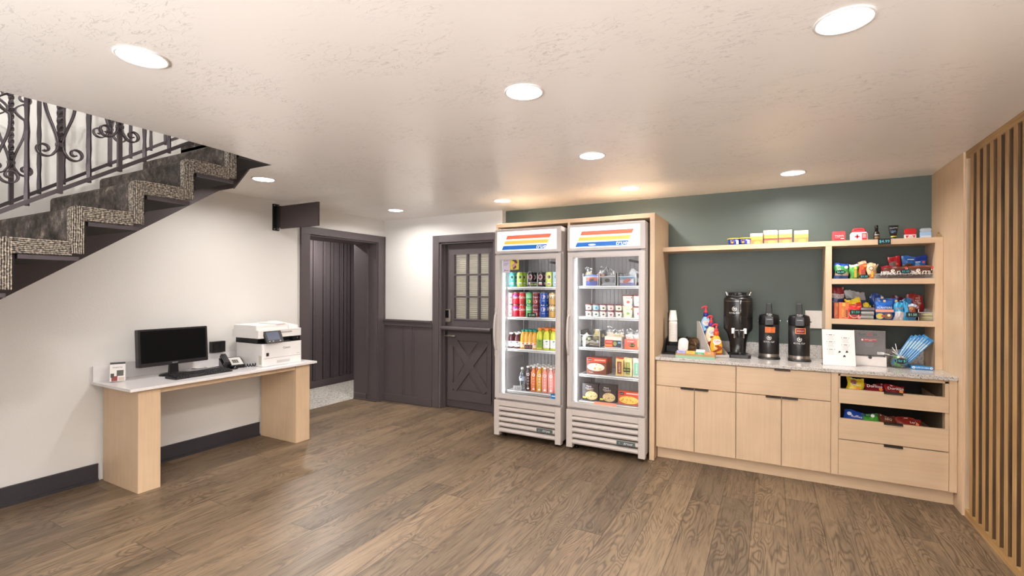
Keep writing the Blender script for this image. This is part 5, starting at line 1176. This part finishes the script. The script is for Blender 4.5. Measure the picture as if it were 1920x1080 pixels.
# jar of lollipops and toothbrushes
t = thing('candy_jar', 'round clear jar with lollipop sticks and a 2 for 1 tag', 'jar', (.835, 4.53, CT))
b = MB(); b.lathe([(.045, 0), (.058, .008), (.062, .04), (.058, .075), (.05, .088), (.052, .094)], glass('jar_glass', (.86, .93, .88), .25, .04), seg=30, caps=False); b.lathe([(.045, 0), (.045, .001)], clear, seg=24); b.build('glass', t)
price(.075, .042, '2 for $1', (.838, 4.458, CT+.036), 'oval black tag reading 2 for 1 on the candy jar', oval=True, c='#5cd8e0', rz=-.05, tilt=0)
rnd = random.Random(5)
lc = [('#e8e2e4', 'white'), ('#e6a0b4', 'pink'), ('#7cc44c', 'green'), ('#d8d4dc', 'pale grey'), ('#58a850', 'dark green'), ('#efe9ea', 'cream')]
for i in range(18):
    c, nm = lc[i % 6] if i > 5 else (('#4c9c48', 'green') if i % 2 else ('#3f8a4c', 'dark green'))
    b = MB(); a = rnd.uniform(0, 6.28); q = rnd.uniform(.005, .033); cx_, cy_, cz_ = q*math.cos(a), q*math.sin(a), .018+.011*(i//2)
    b.lathe([(.003, -.011), (.010, -.007), (.012, 0), (.010, .007), (.003, .011)], K(c, .35), (0, 0, 0), seg=10)
    o = thing('lollipop', f'{nm} wrapped lollipop {"at the bottom" if i < 6 else "in the middle"} of the clear jar', 'candy', (.835+cx_, 4.53+cy_, CT+cz_), group='lollipops in the clear jar', rot=(rnd.uniform(-1, 1), rnd.uniform(-1, 1), 0)); b.build('candy', o)
    if i >= 11:
        o.rotation_euler = (0, 0, 0); o.location.z = CT+.075; an = -1.3+.38*(i-11); b = MB(); L1 = .075+.02*(i % 3)
        b.tube([(0, 0, 0), (L1*math.sin(an), -.01, L1*math.cos(an)*.9)], .0022, wh, 6); b.build('stick', o); o['label'] = f'{nm} lollipop whose white stick is {ORD[i-11].replace("lowest", "first")} from the left above the jar'
for i in range(7):
    a = .50+.028*i; b = MB(); T = Matrix.Rotation(a, 4, 'Y'); cb = K(('#2f86c8', '#4c9cd0', '#2474b8')[i % 3], .3, coat=.4)
    o = thing('toothbrush_packet', f'blue toothbrush packet fanned out of the jar, {("first", "second", "third", "fourth", "fifth", "sixth", "seventh")[i]} from the left', 'toothbrush', (.800+.012*i, 4.545-.004*i, CT+.02), group='blue toothbrush packets', rot=(0.04, a, 0))
    hh = .275-.008*abs(i-3); b.box(-.010, .010, -.003, .003, 0, hh, cb); b.build('packet', o, bev=.001)
    b = MB(); b.box(-.006, .006, -.0036, -.003, hh*.55, hh*.8, K('#9fc4d4', .3)); b.tube([(0, -.0042, .03), (0, -.0042, hh-.02)], .0018, K('#dfeaf0', .3), 5); b.build('brush', o)
b = MB(); b.rbox(-.062, .062, -.012, .012, 0, .026, .008, K('#1f86c8', .3, coat=.4), 'x'); b.txt('LIFE SAVERS', (.004, -.0125, .0135), .010, wh, wmax=.07, shear=.1); b.disc(.009, wh, (-.046, -.0125, .0135), None); b.disc(.004, K('#1f86c8', .3), (-.046, -.0128, .0135), None); b.disc(.008, wh, (.052, -.0125, .0135), None); b.disc(.0035, K('#1f86c8', .3), (.052, -.0128, .0135), None)
tag(b.build('candy_roll', loc=(.962, 4.487, CT+.0), rz=math.radians(-4)), 'blue roll of mint candies lying right of the jar', 'candy')
b = MB(); b.box(-.06, .06, 0, .05, 0, .018, K('#2a6ca8', .3)); tag(b.build('candy_packet', loc=(.935, 4.56, CT)), 'dark blue candy packet lying behind the mint roll', 'candy')

# ================================================================== TOP SHELF ITEMS
TS = 1.8425
def bowl(x, y, label):
    t = thing('noodle_bowl', label, 'bowl', (x, y, TS), group='three instant pasta bowls with yellow lids')
    b = MB(); b.lathe([(.038, 0), (.040, .002), (.050, .052)], K('#1f3a94', .35), seg=26); b.build('cup', t)
    b = MB(); b.lathe([(.052, .050), (.054, .053), (.053, .058), (.046, .060)], K('#f2bf3c', .35), seg=26); b.build('lid', t)
    b = MB(); b.patch(.0475, .45, 1.0, .008, .040, K('#e6e8f0')); b.disc(.015, K('#8a4a2c'), (0, 0, .025), .0465, ang=-.25); b.disc(.010, K('#f0b83c'), (0, 0, .022), .047, ang=-.25, e=.7); b.txt('EASY', (0, 0, .043), .008, K('#f4d870'), cyl=(.0505, -.2)); b.build('label', t)
bowl(-.290, 4.60, 'blue pasta bowl with a yellow lid, front left of three'); bowl(-.205, 4.60, 'blue pasta bowl with a yellow lid, front right of three'); bowl(-.245, 4.70, 'blue pasta bowl with a yellow lid, behind the other two')
def bar_box(b, w, h, red, dark=0):
    b.box(-w/2, w/2, -.0006, 0, 0, h, K('#f6ead6', .4)); b.box(-w/2, w/2, -.0009, -.0006, h*.30, h*.72, K('#f2c24c', .4)); b.box(-w/2, w/2, -.0012, -.0006, h*.28, h*.44, K(red, .4)); b.box(-w/2, w/2, -.0013, -.0006, 0, h*.30, K('#b07c4c', .4))
    b.txt('EXTRA CREAMY', (0, -.0016, h*.80), .010, K('#2c3430'), wmax=w*.86); b.txt('OATMEAL', (0, -.0016, h*.66), .008, K('#3c6a3c'), wmax=w*.5); b.txt('CEREAL', (0, -.0016, h*.56), .007, K('#3c3a30'), wmax=w*.4)
    b.add([(.28*w*math.cos(a*PI/8)+.06*w, -.0016, h*.17+h*.13*math.sin(a*PI/8)) for a in range(16)], [tuple(range(16))], K('#d8a050', .4))
bx = [(-.115, .094, .096, '#e08040', 'instant cereal box with an orange stripe, leftmost of the four'), (-.006, .10, .11, '#a83434', 'instant cereal box with a dark red stripe, second from the left'), (.100, .094, .112, '#c83c34', 'taller instant cereal box with a bright red stripe, third from the left'), (.213, .098, .102, '#e87a4c', 'instant cereal box standing apart at the right of the four')]
for x, w, h, rc, lb in bx: carton('cereal_box', lb, w, h, .045, K('#f3dcc8', .4), (x, 4.60, TS), 0, lambda b, w=w, h=h, rc=rc: bar_box(b, w, h, rc), 'instant cereal boxes on the top shelf')
carton('cereal_box', 'instant cereal box standing behind the second one', .10, .122, .045, K('#f3dcc8', .4), (-.012, 4.652, TS), 0, lambda b: bar_box(b, .10, .122, '#a83434'), 'instant cereal boxes on the top shelf')
b = MB(); b.box(-.06, .06, 0, .09, 0, .002, K('#dfe0e2', .15)); tag(b.build('plastic_sheet', loc=(-.74, 4.60, TS)), 'small clear plastic sheet lying at the left end of the top shelf', 'plastic sheet')
YT = 4.60
rd = K('#d8303a', .3, coat=.3)
t = thing('medicine_box', 'red pain reliever box, leftmost above the shelf bay', 'box', (.470, YT, TS))
b = MB(); b.rbox(-.043, .043, 0, .04, 0, .080, .008, rd, 'y'); b.build('carton', t); b = MB(); b.box(-.03, .038, -.0008, 0, .006, .052, K('#a81c28', .4)); b.txt('TYLENOL', (.004, -.0014, .044), .012, wh, wmax=.062); b.box(-.026, .01, -.0014, -.0008, .028, .031, K('#f0a0a0')); b.box(.012, .034, -.0014, -.0008, .020, .026, wh); b.build('print', t)
t = thing('first_aid_kit', 'white first aid case with a red handle and red cross', 'first aid kit', (.602, YT, TS))
b = MB(); b.prism([(-.056, 0), (.056, 0), (.056, .055), (.046, .068), (-.046, .068), (-.056, .055)], 0, .04, white_pl, 'y'); b.build('case', t, bev=.005)
b = MB(); b.tube([(-.036, .02, .060), (-.036, .02, .085), (-.028, .02, .094), (.028, .02, .094), (.036, .02, .085), (.036, .02, .060)], .008, rd, 8); b.box(-.036, .036, .006, .034, .062, .084, rd); b.build('handle', t)
b = MB(); b.box(-.016-.012+.0, .016-.012, -.001, 0, .028, .038, rd); b.box(-.005-.012, .005-.012, -.001, 0, .017, .049, rd); b.box(.018, .05, -.001, 0, .006, .058, K('#b8242e', .4))
for z in (.045, .034, .023): b.box(.023, .044, -.0015, -.001, z, z+.005, K('#f0dada'))
b.build('print', t)
t = thing('spray_bottle', 'slim black bottle with a black cap between the first aid case and tube', 'bottle', (.712, YT, TS))
b = MB(); b.lathe([(.019, 0), (.020, .004), (.020, .05), (.013, .066), (.010, .07)], black_pl, seg=20); b.build('body', t); b = MB(); b.lathe([(.0115, .07), (.0115, .11), (.009, .114)], black_gl, seg=16); b.build('cap', t); b = MB(); b.patch(.0204, -.8, .8, .012, .026, K('#8a6a3c')); b.patch(.0204, -.8, .8, .036, .042, K('#b8b4b0')); b.build('label', t)
t = thing('gel_tube', 'black cone-shaped gel tube standing on its cap', 'tube', (.815, YT, TS))
b = MB(); b.lathe([(.019, 0), (.020, .003), (.020, .026)], K('#2c2b2a', .3), seg=20); b.patch(.0204, -1, 1, .018, .026, K('#c9c23c')); b.build('cap', t); b = MB(); b.add([(x*sx_*.02, y, .026) for x, y, sx_ in ()], [], black_pl)
vs = []; n = 20
for k, (w_, d_, z) in enumerate(((.021, .018, .026), (.026, .014, .06), (.031, .003, .10), (.0315, .002, .106))):
    for i in range(n): vs.append((w_*math.cos(2*PI*i/n), d_*math.sin(2*PI*i/n), z))
b.add(vs, [(k*n+i, k*n+(i+1) % n, (k+1)*n+(i+1) % n, (k+1)*n+i) for k in range(3) for i in range(n)]+[tuple(range(n-1, -1, -1)), tuple(3*n+i for i in range(n))], black_pl, True); b.build('body', t)
b = MB(); b.txt('GILLETTE', (0, -.0105, .086), .008, K('#c0c4cc')); b.txt('GEL', (0, -.0155, .060), .014, K('#5c86b4'), shear=.3); b.build('lettering', t)
t = thing('deodorant', 'white stick deodorant with a rounded red cap', 'deodorant', (.918, YT, TS)); b = MB(); b.rbox(-.036, .036, 0, .03, 0, .032, .006, white_pl, 'z'); b.build('body', t); b = MB(); b.rbox(-.036, .036, 0, .03, .032, .078, .014, K('#c81c28', .2, coat=.5), 'y'); b.build('cap', t, bev=.004)
b = MB(); b.add([(-.03, -.0006, .026), (-.008, -.0006, .026), (-.022, -.0006, .004)], [(0, 1, 2)], rd); b.add([(.03, -.0006, .026), (.01, -.0006, .026), (.022, -.0006, .004)], [(0, 1, 2)], rd); b.txt('OS', (0, -.0008, .014), .010, K('#b01c28')); b.build('print', t)
t = thing('deodorant', 'pale blue stick deodorant, rightmost on the top shelf', 'deodorant', (1.008, YT, TS)); b = MB(); b.rbox(-.034, .034, 0, .03, 0, .048, .006, K('#9cc0e4', .3), 'z'); b.box(-.03, .03, -.0006, 0, .004, .02, K('#d0dcec')); b.build('body', t); b = MB(); b.rbox(-.034, .034, 0, .03, .048, .076, .013, K('#a9b4c4', .3), 'y'); b.build('cap', t, bev=.004)
price(.078, .046, '$4.99', (.748, 4.5245, 1.800), 'black price tag with blue writing clipped to the top shelf edge', c='#6cd0e4', rz=0, tilt=0)
b = MB(); pts = [(-.012, 0), (.012, 0), (.013, .02), (.004, .03), (0, .022), (-.006, .034), (-.012, .02)]; b.prism(pts, 0, .004, K('#a08058', .6)); tag(b.build('paper_scrap', loc=(1.072, 4.56, TS), rz=0), 'tiny crumpled brown paper scrap at the right end of the top shelf', 'paper')

# ================================================================== SNACK SHELVES
Z2, Z3 = 1.5442, 1.2302
def bag(px0, px1, ytop, z, Y, label, bands, wt=1.0, t_=.035, seed=1, deco=None, lean=0., rz=0., tilt=0., name='snack_bag', group='snack bags on the wall shelves', dz=0., wr=.005, wb=1.0):
    p0, p1 = at(px0, ytop, Y), at(px1, ytop, Y); w = p1.x-p0.x; h = p0.z-z-dz
    return snack(name, label, 'snack', w*wb, h, t_, bands, ((p0.x+p1.x)/2, Y, z+dz), rz=rz, tilt=tilt, lean=lean, wt=w*wt, seed=seed, deco=deco, group=group, wr=wr)
bag(1564, 1591, 494.5, Z2, 4.56, 'small green and white snack bag with a blue top, far left of upper bay', [(.22, K('#3c5c9c')), (.42, K('#b8a890')), (.86, K('#4ca45c')), (1, K('#2458c8'))], seed=31, deco=lambda b, y: (b.txt('AIR', (-.018, y, .085), .026, wh, ux=(0, 0, -1), uz=(1, 0, 0)), b.disc(.012, wh, (.03, y, .09), None)))
price(.066, .034, '$2.00', (ax(1576, 4.53), 4.528, Z2+.034), 'oval black price tag on the blue-topped snack bag', oval=True, c='#6ce0d0', rz=0, tilt=0)
bag(1591, 1611, 496, Z2, 4.57, 'green snack bag flaring to a white top', [(.85, K('#5caa50')), (1, K('#f0eee8'))], seed=32, wb=.72, deco=lambda b, y: (b.box(.0, .016, y, y+.001, .01, .07, K('#c9a82c')), b.disc(.01, K('#e8dc5c'), (.008, y-.001, .082), None)))
bag(1609, 1625, 490.5, Z2, 4.575, 'tall orange and red snack bag, highest of the left group', [(.35, K('#b88a3c')), (.85, K('#d8582c')), (1, K('#dcbc9c'))], seed=33, deco=lambda b, y: (b.box(-.01, .014, y, y+.001, .03, .07, K('#a82c24')), b.disc(.010, K('#e89a3c'), (.015, y-.001, .10), None)))
price(.068, .032, '$3.50', (ax(1620, 4.53), 4.528, Z2), 'oval black price tag at the foot of the orange bag', oval=True, c='#5cd4e0', rz=0, tilt=0)
bag(1624, 1641, 494, Z2, 4.56, 'beige and orange snack bag in front of its twin', [(.3, K('#c8843c')), (1, K('#e4cca4'))], seed=34, wb=.7, deco=lambda b, y: (b.disc(.015, K('#a8503c'), (0, y, .078), None), b.disc(.011, K('#f0e0c8'), (0, y-.0008, .078), None), b.box(.0, .014, y, y+.001, .01, .055, K('#e8a030'))))
bag(1630, 1646, 496, Z2, 4.61, 'beige and orange snack bag partly behind its twin', [(.5, K('#d8a45c')), (1, K('#c9a884'))], seed=35, wb=.6)
bin_(.40, .048, .16, ((ax(1650, 4.56)+ax(1756, 4.56))/2, 4.565, Z2), 'long low clear bin of brown candy bags in the upper bay')
mb_ = K('#5a3428', .3, coat=.3)
def mm(b, y, s=1.):
    b.txt("m&m's", (0, y-.0035, .047), .048*s, wh, wmax=.185, shear=.15, stretch=1.15); b.txt("m&m's", (.001, y-.0042, .047), .043*s, K('#3c2018', .3), wmax=.172, shear=.15, stretch=1.15); b.disc(.008, K('#d83c34'), (.06, y-.004, .075), None); b.txt("m&m's", (0, y-.0048, .047), .039*s, K('#efe6dc', .3), wmax=.162, shear=.15, stretch=1.15)
xa, xm, xb = ax(1657, 4.6), ax(1702, 4.6), ax(1751, 4.6)
snack('candy_bag', 'brown candy bag with big white letters, left one in the long bin', 'candy', xm-xa, .082, .04, [(.85, mb_), (1, K('#7a4030', .3))], ((xa+xm)/2, 4.60, Z2+.004), lean=-.03, seed=36, deco=mm, group='brown candy bags', wr=.003)
snack('candy_bag', 'brown candy bag with big white letters, right one in the long bin', 'candy', xb-xm, .090, .04, [(.85, mb_), (1, K('#8c4a34', .3))], ((xb+xm)/2, 4.60, Z2+.004), seed=37, deco=mm, group='brown candy bags', wr=.003)
bag(1651, 1674, 499, Z2, 4.64, 'brown candy bag with a crimson top behind the long bin', [(.7, K('#6a2c34')), (1, K('#c82840'))], seed=38)
price(.066, .032, '$2.50', (ax(1698, 4.56), 4.561, Z2+.036), 'oval black price tag stuck on the long candy bin', oval=True, c='#5cc4dc', rz=0, tilt=0)
bag(1665, 1689, 481.5, Z2, 4.70, 'red snack bag standing behind the brown candy bags', [(1, K('#c01c2c', .3, coat=.3))], seed=39, deco=lambda b, y: (b.disc(.010, K('#e0a83c'), (-.015, y, .115), None), b.disc(.008, K('#e05c3c'), (.012, y, .115), None)))
bag(1688, 1714, 481, Z2, 4.69, 'bright blue snack bag between the red bag and the darker blue one', [(1, K('#1c66b8', .3, coat=.3))], seed=40, lean=.05, deco=lambda b, y: b.box(-.01, .03, y, y+.001, .145, .15, wh))
bag(1712, 1739, 480.5, Z2, 4.70, 'darker blue snack bag with small print, right end of the upper bay', [(.75, K('#1f70c0', .3, coat=.3)), (1, K('#1c3ca0', .3, coat=.3))], seed=41, lean=-.03, deco=lambda b, y: (b.box(-.03, .0, y, y+.001, .125, .13, wh), b.disc(.009, K('#d84c54'), (.02, y, .125), None), b.disc(.02, K('#8a5a5c'), (.0, y, .07), None)))
bag(1693, 1712, 495, Z2, 4.655, 'small dark brown packet in front of the blue bag', [(1, K('#4a3020', .3))], seed=42)
bag(1668, 1680, 492, Z2, 4.655, 'small grey packet tip in front of the red bag', [(1, K('#7c7068', .3))], seed=43)
# lower bay
bag(1556, 1582, 538.5, Z3, 4.68, 'large red and white candy bag, upper left of the lower bay', [(.5, K('#2c2440')), (.62, K('#2c3470')), (.8, K('#d8d4d4')), (1, K('#8c1f24'))], seed=44, deco=lambda b, y: b.txt('SNICKERS', (.004, y, .175), .026, K('#8c1f24'), wmax=.095, shear=.15))
bag(1584, 1623, 546.5, Z3, 4.70, 'silver and blue wrapper bag behind the yellow-topped bags', [(.5, K('#2a3450')), (.72, K('#3c4c7c')), (1, K('#9c9a9c', .25))], seed=45, wr=.01, deco=lambda b, y: b.txt('OREO', (-.01, y, .125), .028, K('#b9c4dc'), wmax=.09))
for i, (a, c, Y, lb) in enumerate(((1564, 1576, 4.61, 'orange peanut butter candy box, rear one'), (1573, 1592, 4.555, 'orange peanut butter candy box with yellow letters, front one'))):
    p0, p1 = at(a, 567, Y), at(c, 567, Y); w = p1.x-p0.x; h = p0.z-Z3
    def reese(b, w=w, h=h):
        b.txt("REESE'S", (-w*.08, -.001, h*.42), w*.30, K('#6a3018'), ux=(0, 0, 1), uz=(-1, 0, 0), wmax=h*.75); b.txt("REESE'S", (-w*.10, -.0016, h*.42), w*.26, K('#f4d03c'), ux=(0, 0, 1), uz=(-1, 0, 0), wmax=h*.72); b.box(-w*.15, w*.12, -.001, 0, h*.76, h*.96, K('#e8b83c')); b.box(w*.18, w*.38, -.001, 0, h*.1, h*.55, K('#7c3c1c'))
    carton('candy_box', lb, w, h, .04, K('#ee6a2c', .35), ((p0.x+p1.x)/2, Y, Z3), 0, reese, 'orange candy boxes')
bag(1591, 1615, 573, Z3, 4.555, 'red candy bag carrying a 1.50 tag', [(.9, K('#d8282c', .3, coat=.2)), (1, K('#e0603c'))], seed=46, deco=lambda b, y: (b.disc(.034, K('#d9c09c'), (-.006, y, .042), None), b.disc(.028, K('#b8242c'), (-.006, y-.0008, .042), None), b.disc(.010, K('#e88a94'), (.025, y-.001, .014), None)))
price(.072, .038, '$1.50', (ax(1604, 4.53), 4.529, Z3+.035), 'dark price tag with teal 1.50 on the red candy bag', c='#4cd8b8', rz=0, tilt=0)
bag(1587, 1613, 560.5, Z3, 4.60, 'yellow and red crinkled bag behind the red candy bag', [(.8, K('#c8402c')), (1, K('#ecd02c', .3))], seed=47, wr=.012, wt=1.15)
bag(1610, 1627, 570, Z3, 4.62, 'small yellow crinkled bag top right of the red bag', [(.7, K('#5c2c2c')), (1, K('#e0c82c', .3))], seed=48, wr=.012, lean=.3)
for i in range(3):
    b = MB(); gm_ = K(('#8c8884', '#9a9692', '#5a4a58')[i], .3, coat=.3); b.rbox(-.045, .045, -.02, .02, 0, .030, .008, gm_, 'x'); b.box(-.04, .04, -.021, -.02, .008, .012, K('#3a3634'))
    tag(b.build('chocolate_bar', loc=(ax(1624, 4.56)+.003*i, 4.565+.004*i, Z3+.0315*i), rz=-.05), ('grey-wrapped bar at the bottom of the small pile', 'grey-wrapped bar in the middle of the small pile', 'dark purple bar on top of the small pile')[i], 'candy bar', 'pile of wrapped bars')
bag(1618, 1637, 573, Z3, 4.63, 'dark shiny bag behind the small pile of bars', [(1, K('#241c2c', .2, coat=.4))], seed=49, wr=.008)
def trail(b, y):
    b.txt('PLANTERS', (0, y-.001, .093), .014, wh, wmax=.10); b.box(-.055, .055, y, y+.001, .060, .080, K('#e89a80')); b.disc(.026, K('#7a5434'), (.022, y-.0005, .030), None, e=.9); b.disc(.024, K('#c9b84c'), (-.028, y-.0005, .028), None, e=.9); b.disc(.010, K('#b83c34'), (-.01, y-.001, .03), None); b.disc(.010, K('#e8e0c0'), (.026, y-.001, .036), None); b.box(-.008, .006, y-.001, y, .135, .152, K('#d8c48c'))
bag(1641, 1674, 564, Z3, 4.55, 'large blue trail mix pouch with a snack picture, front one', [(.42, K('#3c5c8c')), (.62, K('#2c6cae')), (1, K('#1a62bc', .3, coat=.3))], seed=50, deco=trail, wr=.002, t_=.045, wb=.9)
bag(1644, 1682, 559, Z3, 4.60, 'large blue trail mix pouch directly behind the front one', [(1, K('#1a58b4', .3, coat=.3))], seed=51, deco=lambda b, y: (b.box(.045, .06, y-.001, y, .135, .152, K('#d8c48c')), b.box(-.04, -.025, y-.001, y, .16, .175, K('#d8c48c'))), wr=.002)
bag(1632, 1656, 552, Z3, 4.68, 'dark blue bag at the back of the lower bay', [(1, K('#123c88', .3, coat=.3))], seed=52, wr=.01)
bag(1676, 1695, 568, Z3, 4.555, 'sky blue candy bag with a white lower half', [(.48, K('#d0ccd0')), (1, K('#2c9ccc', .3, coat=.3))], seed=53, deco=lambda b, y: b.txt('MINT', (0, y, .090), .016, K('#a8646c'), wmax=.05), wr=.006)
bag(1693, 1704, 567, Z3, 4.56, 'narrow sky blue bag squeezed beside the white and blue one', [(1, K('#3c9cd0', .3, coat=.3))], seed=54, wr=.008)
bag(1700, 1718, 571, Z3, 4.565, 'blue and brown cookie bag with a price tag', [(.35, K('#3c7cb0')), (.85, K('#8c4434')), (1, K('#c8d4ec', .2))], seed=55, deco=lambda b, y: b.txt('FS', (-.005, y, .09), .018, K('#e8c84c')), wr=.006)
price(.074, .036, '$1.50', (ax(1711, 4.53), 4.530, Z3+.026), 'dark price tag with pale writing on the blue and brown bag', c='#9ce4d8', rz=0, tilt=0)
bag(1686, 1712, 562, Z3, 4.64, 'shiny blue bag lying behind the sky blue bags', [(1, K('#1c6ca8', .2, coat=.5))], seed=56, wr=.012)
bag(1700, 1732, 553, Z3, 4.70, 'dark red candy bag with pale letters at the back right', [(1, K('#8c1c20', .3, coat=.3))], seed=57, wr=.01, deco=lambda b, y: [b.txt(s_, (.012, y, .165-.018*i), .012, K('#d0c4bc')) for i, s_ in enumerate(('KIT', 'KAT', 'BITES'))])
bag(1668, 1702, 557, Z3, 4.74, 'purple-red bag at the back centre of the lower bay', [(1, K('#5c1430', .3, coat=.3))], seed=58, wr=.01)
bin_(.10, .085, .15, (ax(1738, 4.58), 4.57, Z3), 'small clear bin with folded yellow packets at the right of the lower bay')
for i in range(4):
    b = MB(); b.rbox(-.034, .034, -.015, .015, 0, .011, .004, K(('#b8a84c', '#d8c868', '#a89a50', '#e0d488')[i], .35), 'x'); tag(b.build('gum_packet', loc=(ax(1737, 4.60)+.003*i, 4.60, Z3+.004+.0125*i), rz=.05*i), ('yellow gum packet at the bottom of the pile', 'second yellow gum packet from the bottom', 'third yellow gum packet from the bottom', 'topmost yellow gum packet of the pile')[i], 'gum', 'yellow packets in the small bin')
# ================================================================== BAGS IN THE PULL-OUT DRAWERS
def dbag(x0, x1, z0, z1, y, label, bands, seed, deco=None, lean=0., tilt=-.5):
    return snack('chip_bag', label, 'snack', x1-x0, z1-z0, .05, bands, ((x0+x1)/2, y, z0), lean=lean, tilt=tilt, seed=seed, deco=deco, group='snack bags in the pull-out drawers', wr=.007)
dbag(.478, .585, .663, .815, 4.275, 'yellow crisp bag standing in the upper pull-out', [(1, K('#d8bc2c', .3, coat=.2))], 61, deco=lambda b, y: (b.disc(.018, K('#6a2c28'), (-.015, y, .115), None), b.txt('Crunch', (.0, y-.001, .098), .016, wh, wmax=.06, shear=.2), b.disc(.02, K('#e87a2c'), (.01, y, .06), None)), lean=.12, tilt=-.35)
dbag(.600, .715, .663, .785, 4.28, 'dark red crisp bag with white letters, left one in the upper pull-out', [(1, K('#7c1824', .25, coat=.4))], 62, deco=lambda b, y: (b.txt('Doritos', (0, y-.002, .095), .020, wh, wmax=.09), b.disc(.012, K('#e87a2c'), (.035, y, .075), None)))
dbag(.72, .835, .663, .785, 4.28, 'dark red crisp bag with white letters, right one in the upper pull-out', [(1, K('#8c1c24', .25, coat=.4))], 63, deco=lambda b, y: (b.txt('Doritos', (0, y-.002, .09), .020, wh, wmax=.09), b.disc(.012, K('#e89a4c'), (.03, y, .07), None)))
dbag(.468, .590, .403, .575, 4.28, 'blue chip bag in the lower pull-out', [(1, K('#2c50b4', .25, coat=.3))], 64, deco=lambda b, y: (b.txt('Ruffles', (.015, y-.002, .125), .018, wh, wmax=.08), b.disc(.014, K('#dce4f4'), (-.03, y, .14), None)), lean=.08)
dbag(.590, .692, .403, .565, 4.285, 'bright green chip bag in the lower pull-out', [(.85, K('#4ca03c', .25, coat=.3)), (1, K('#2c6c34', .3))], 65, deco=lambda b, y: b.disc(.012, wh, (.01, y, .14), None))
dbag(.692, .79, .403, .565, 4.285, 'brown chip bag with pale letters in the lower pull-out', [(1, K('#6a3424', .25, coat=.3))], 66, deco=lambda b, y: b.txt('BBQ', (.0, y-.002, .125), .018, K('#d8b49c')))
dbag(.79, .935, .403, .562, 4.285, 'dark red chip bag at the right in the lower pull-out', [(1, K('#8c2820', .25, coat=.3))], 67, deco=lambda b, y: (b.txt("Lay's", (.02, y-.002, .12), .02, K('#e8dcc8')), b.disc(.01, K('#e87a3c'), (.04, y, .11), None)))
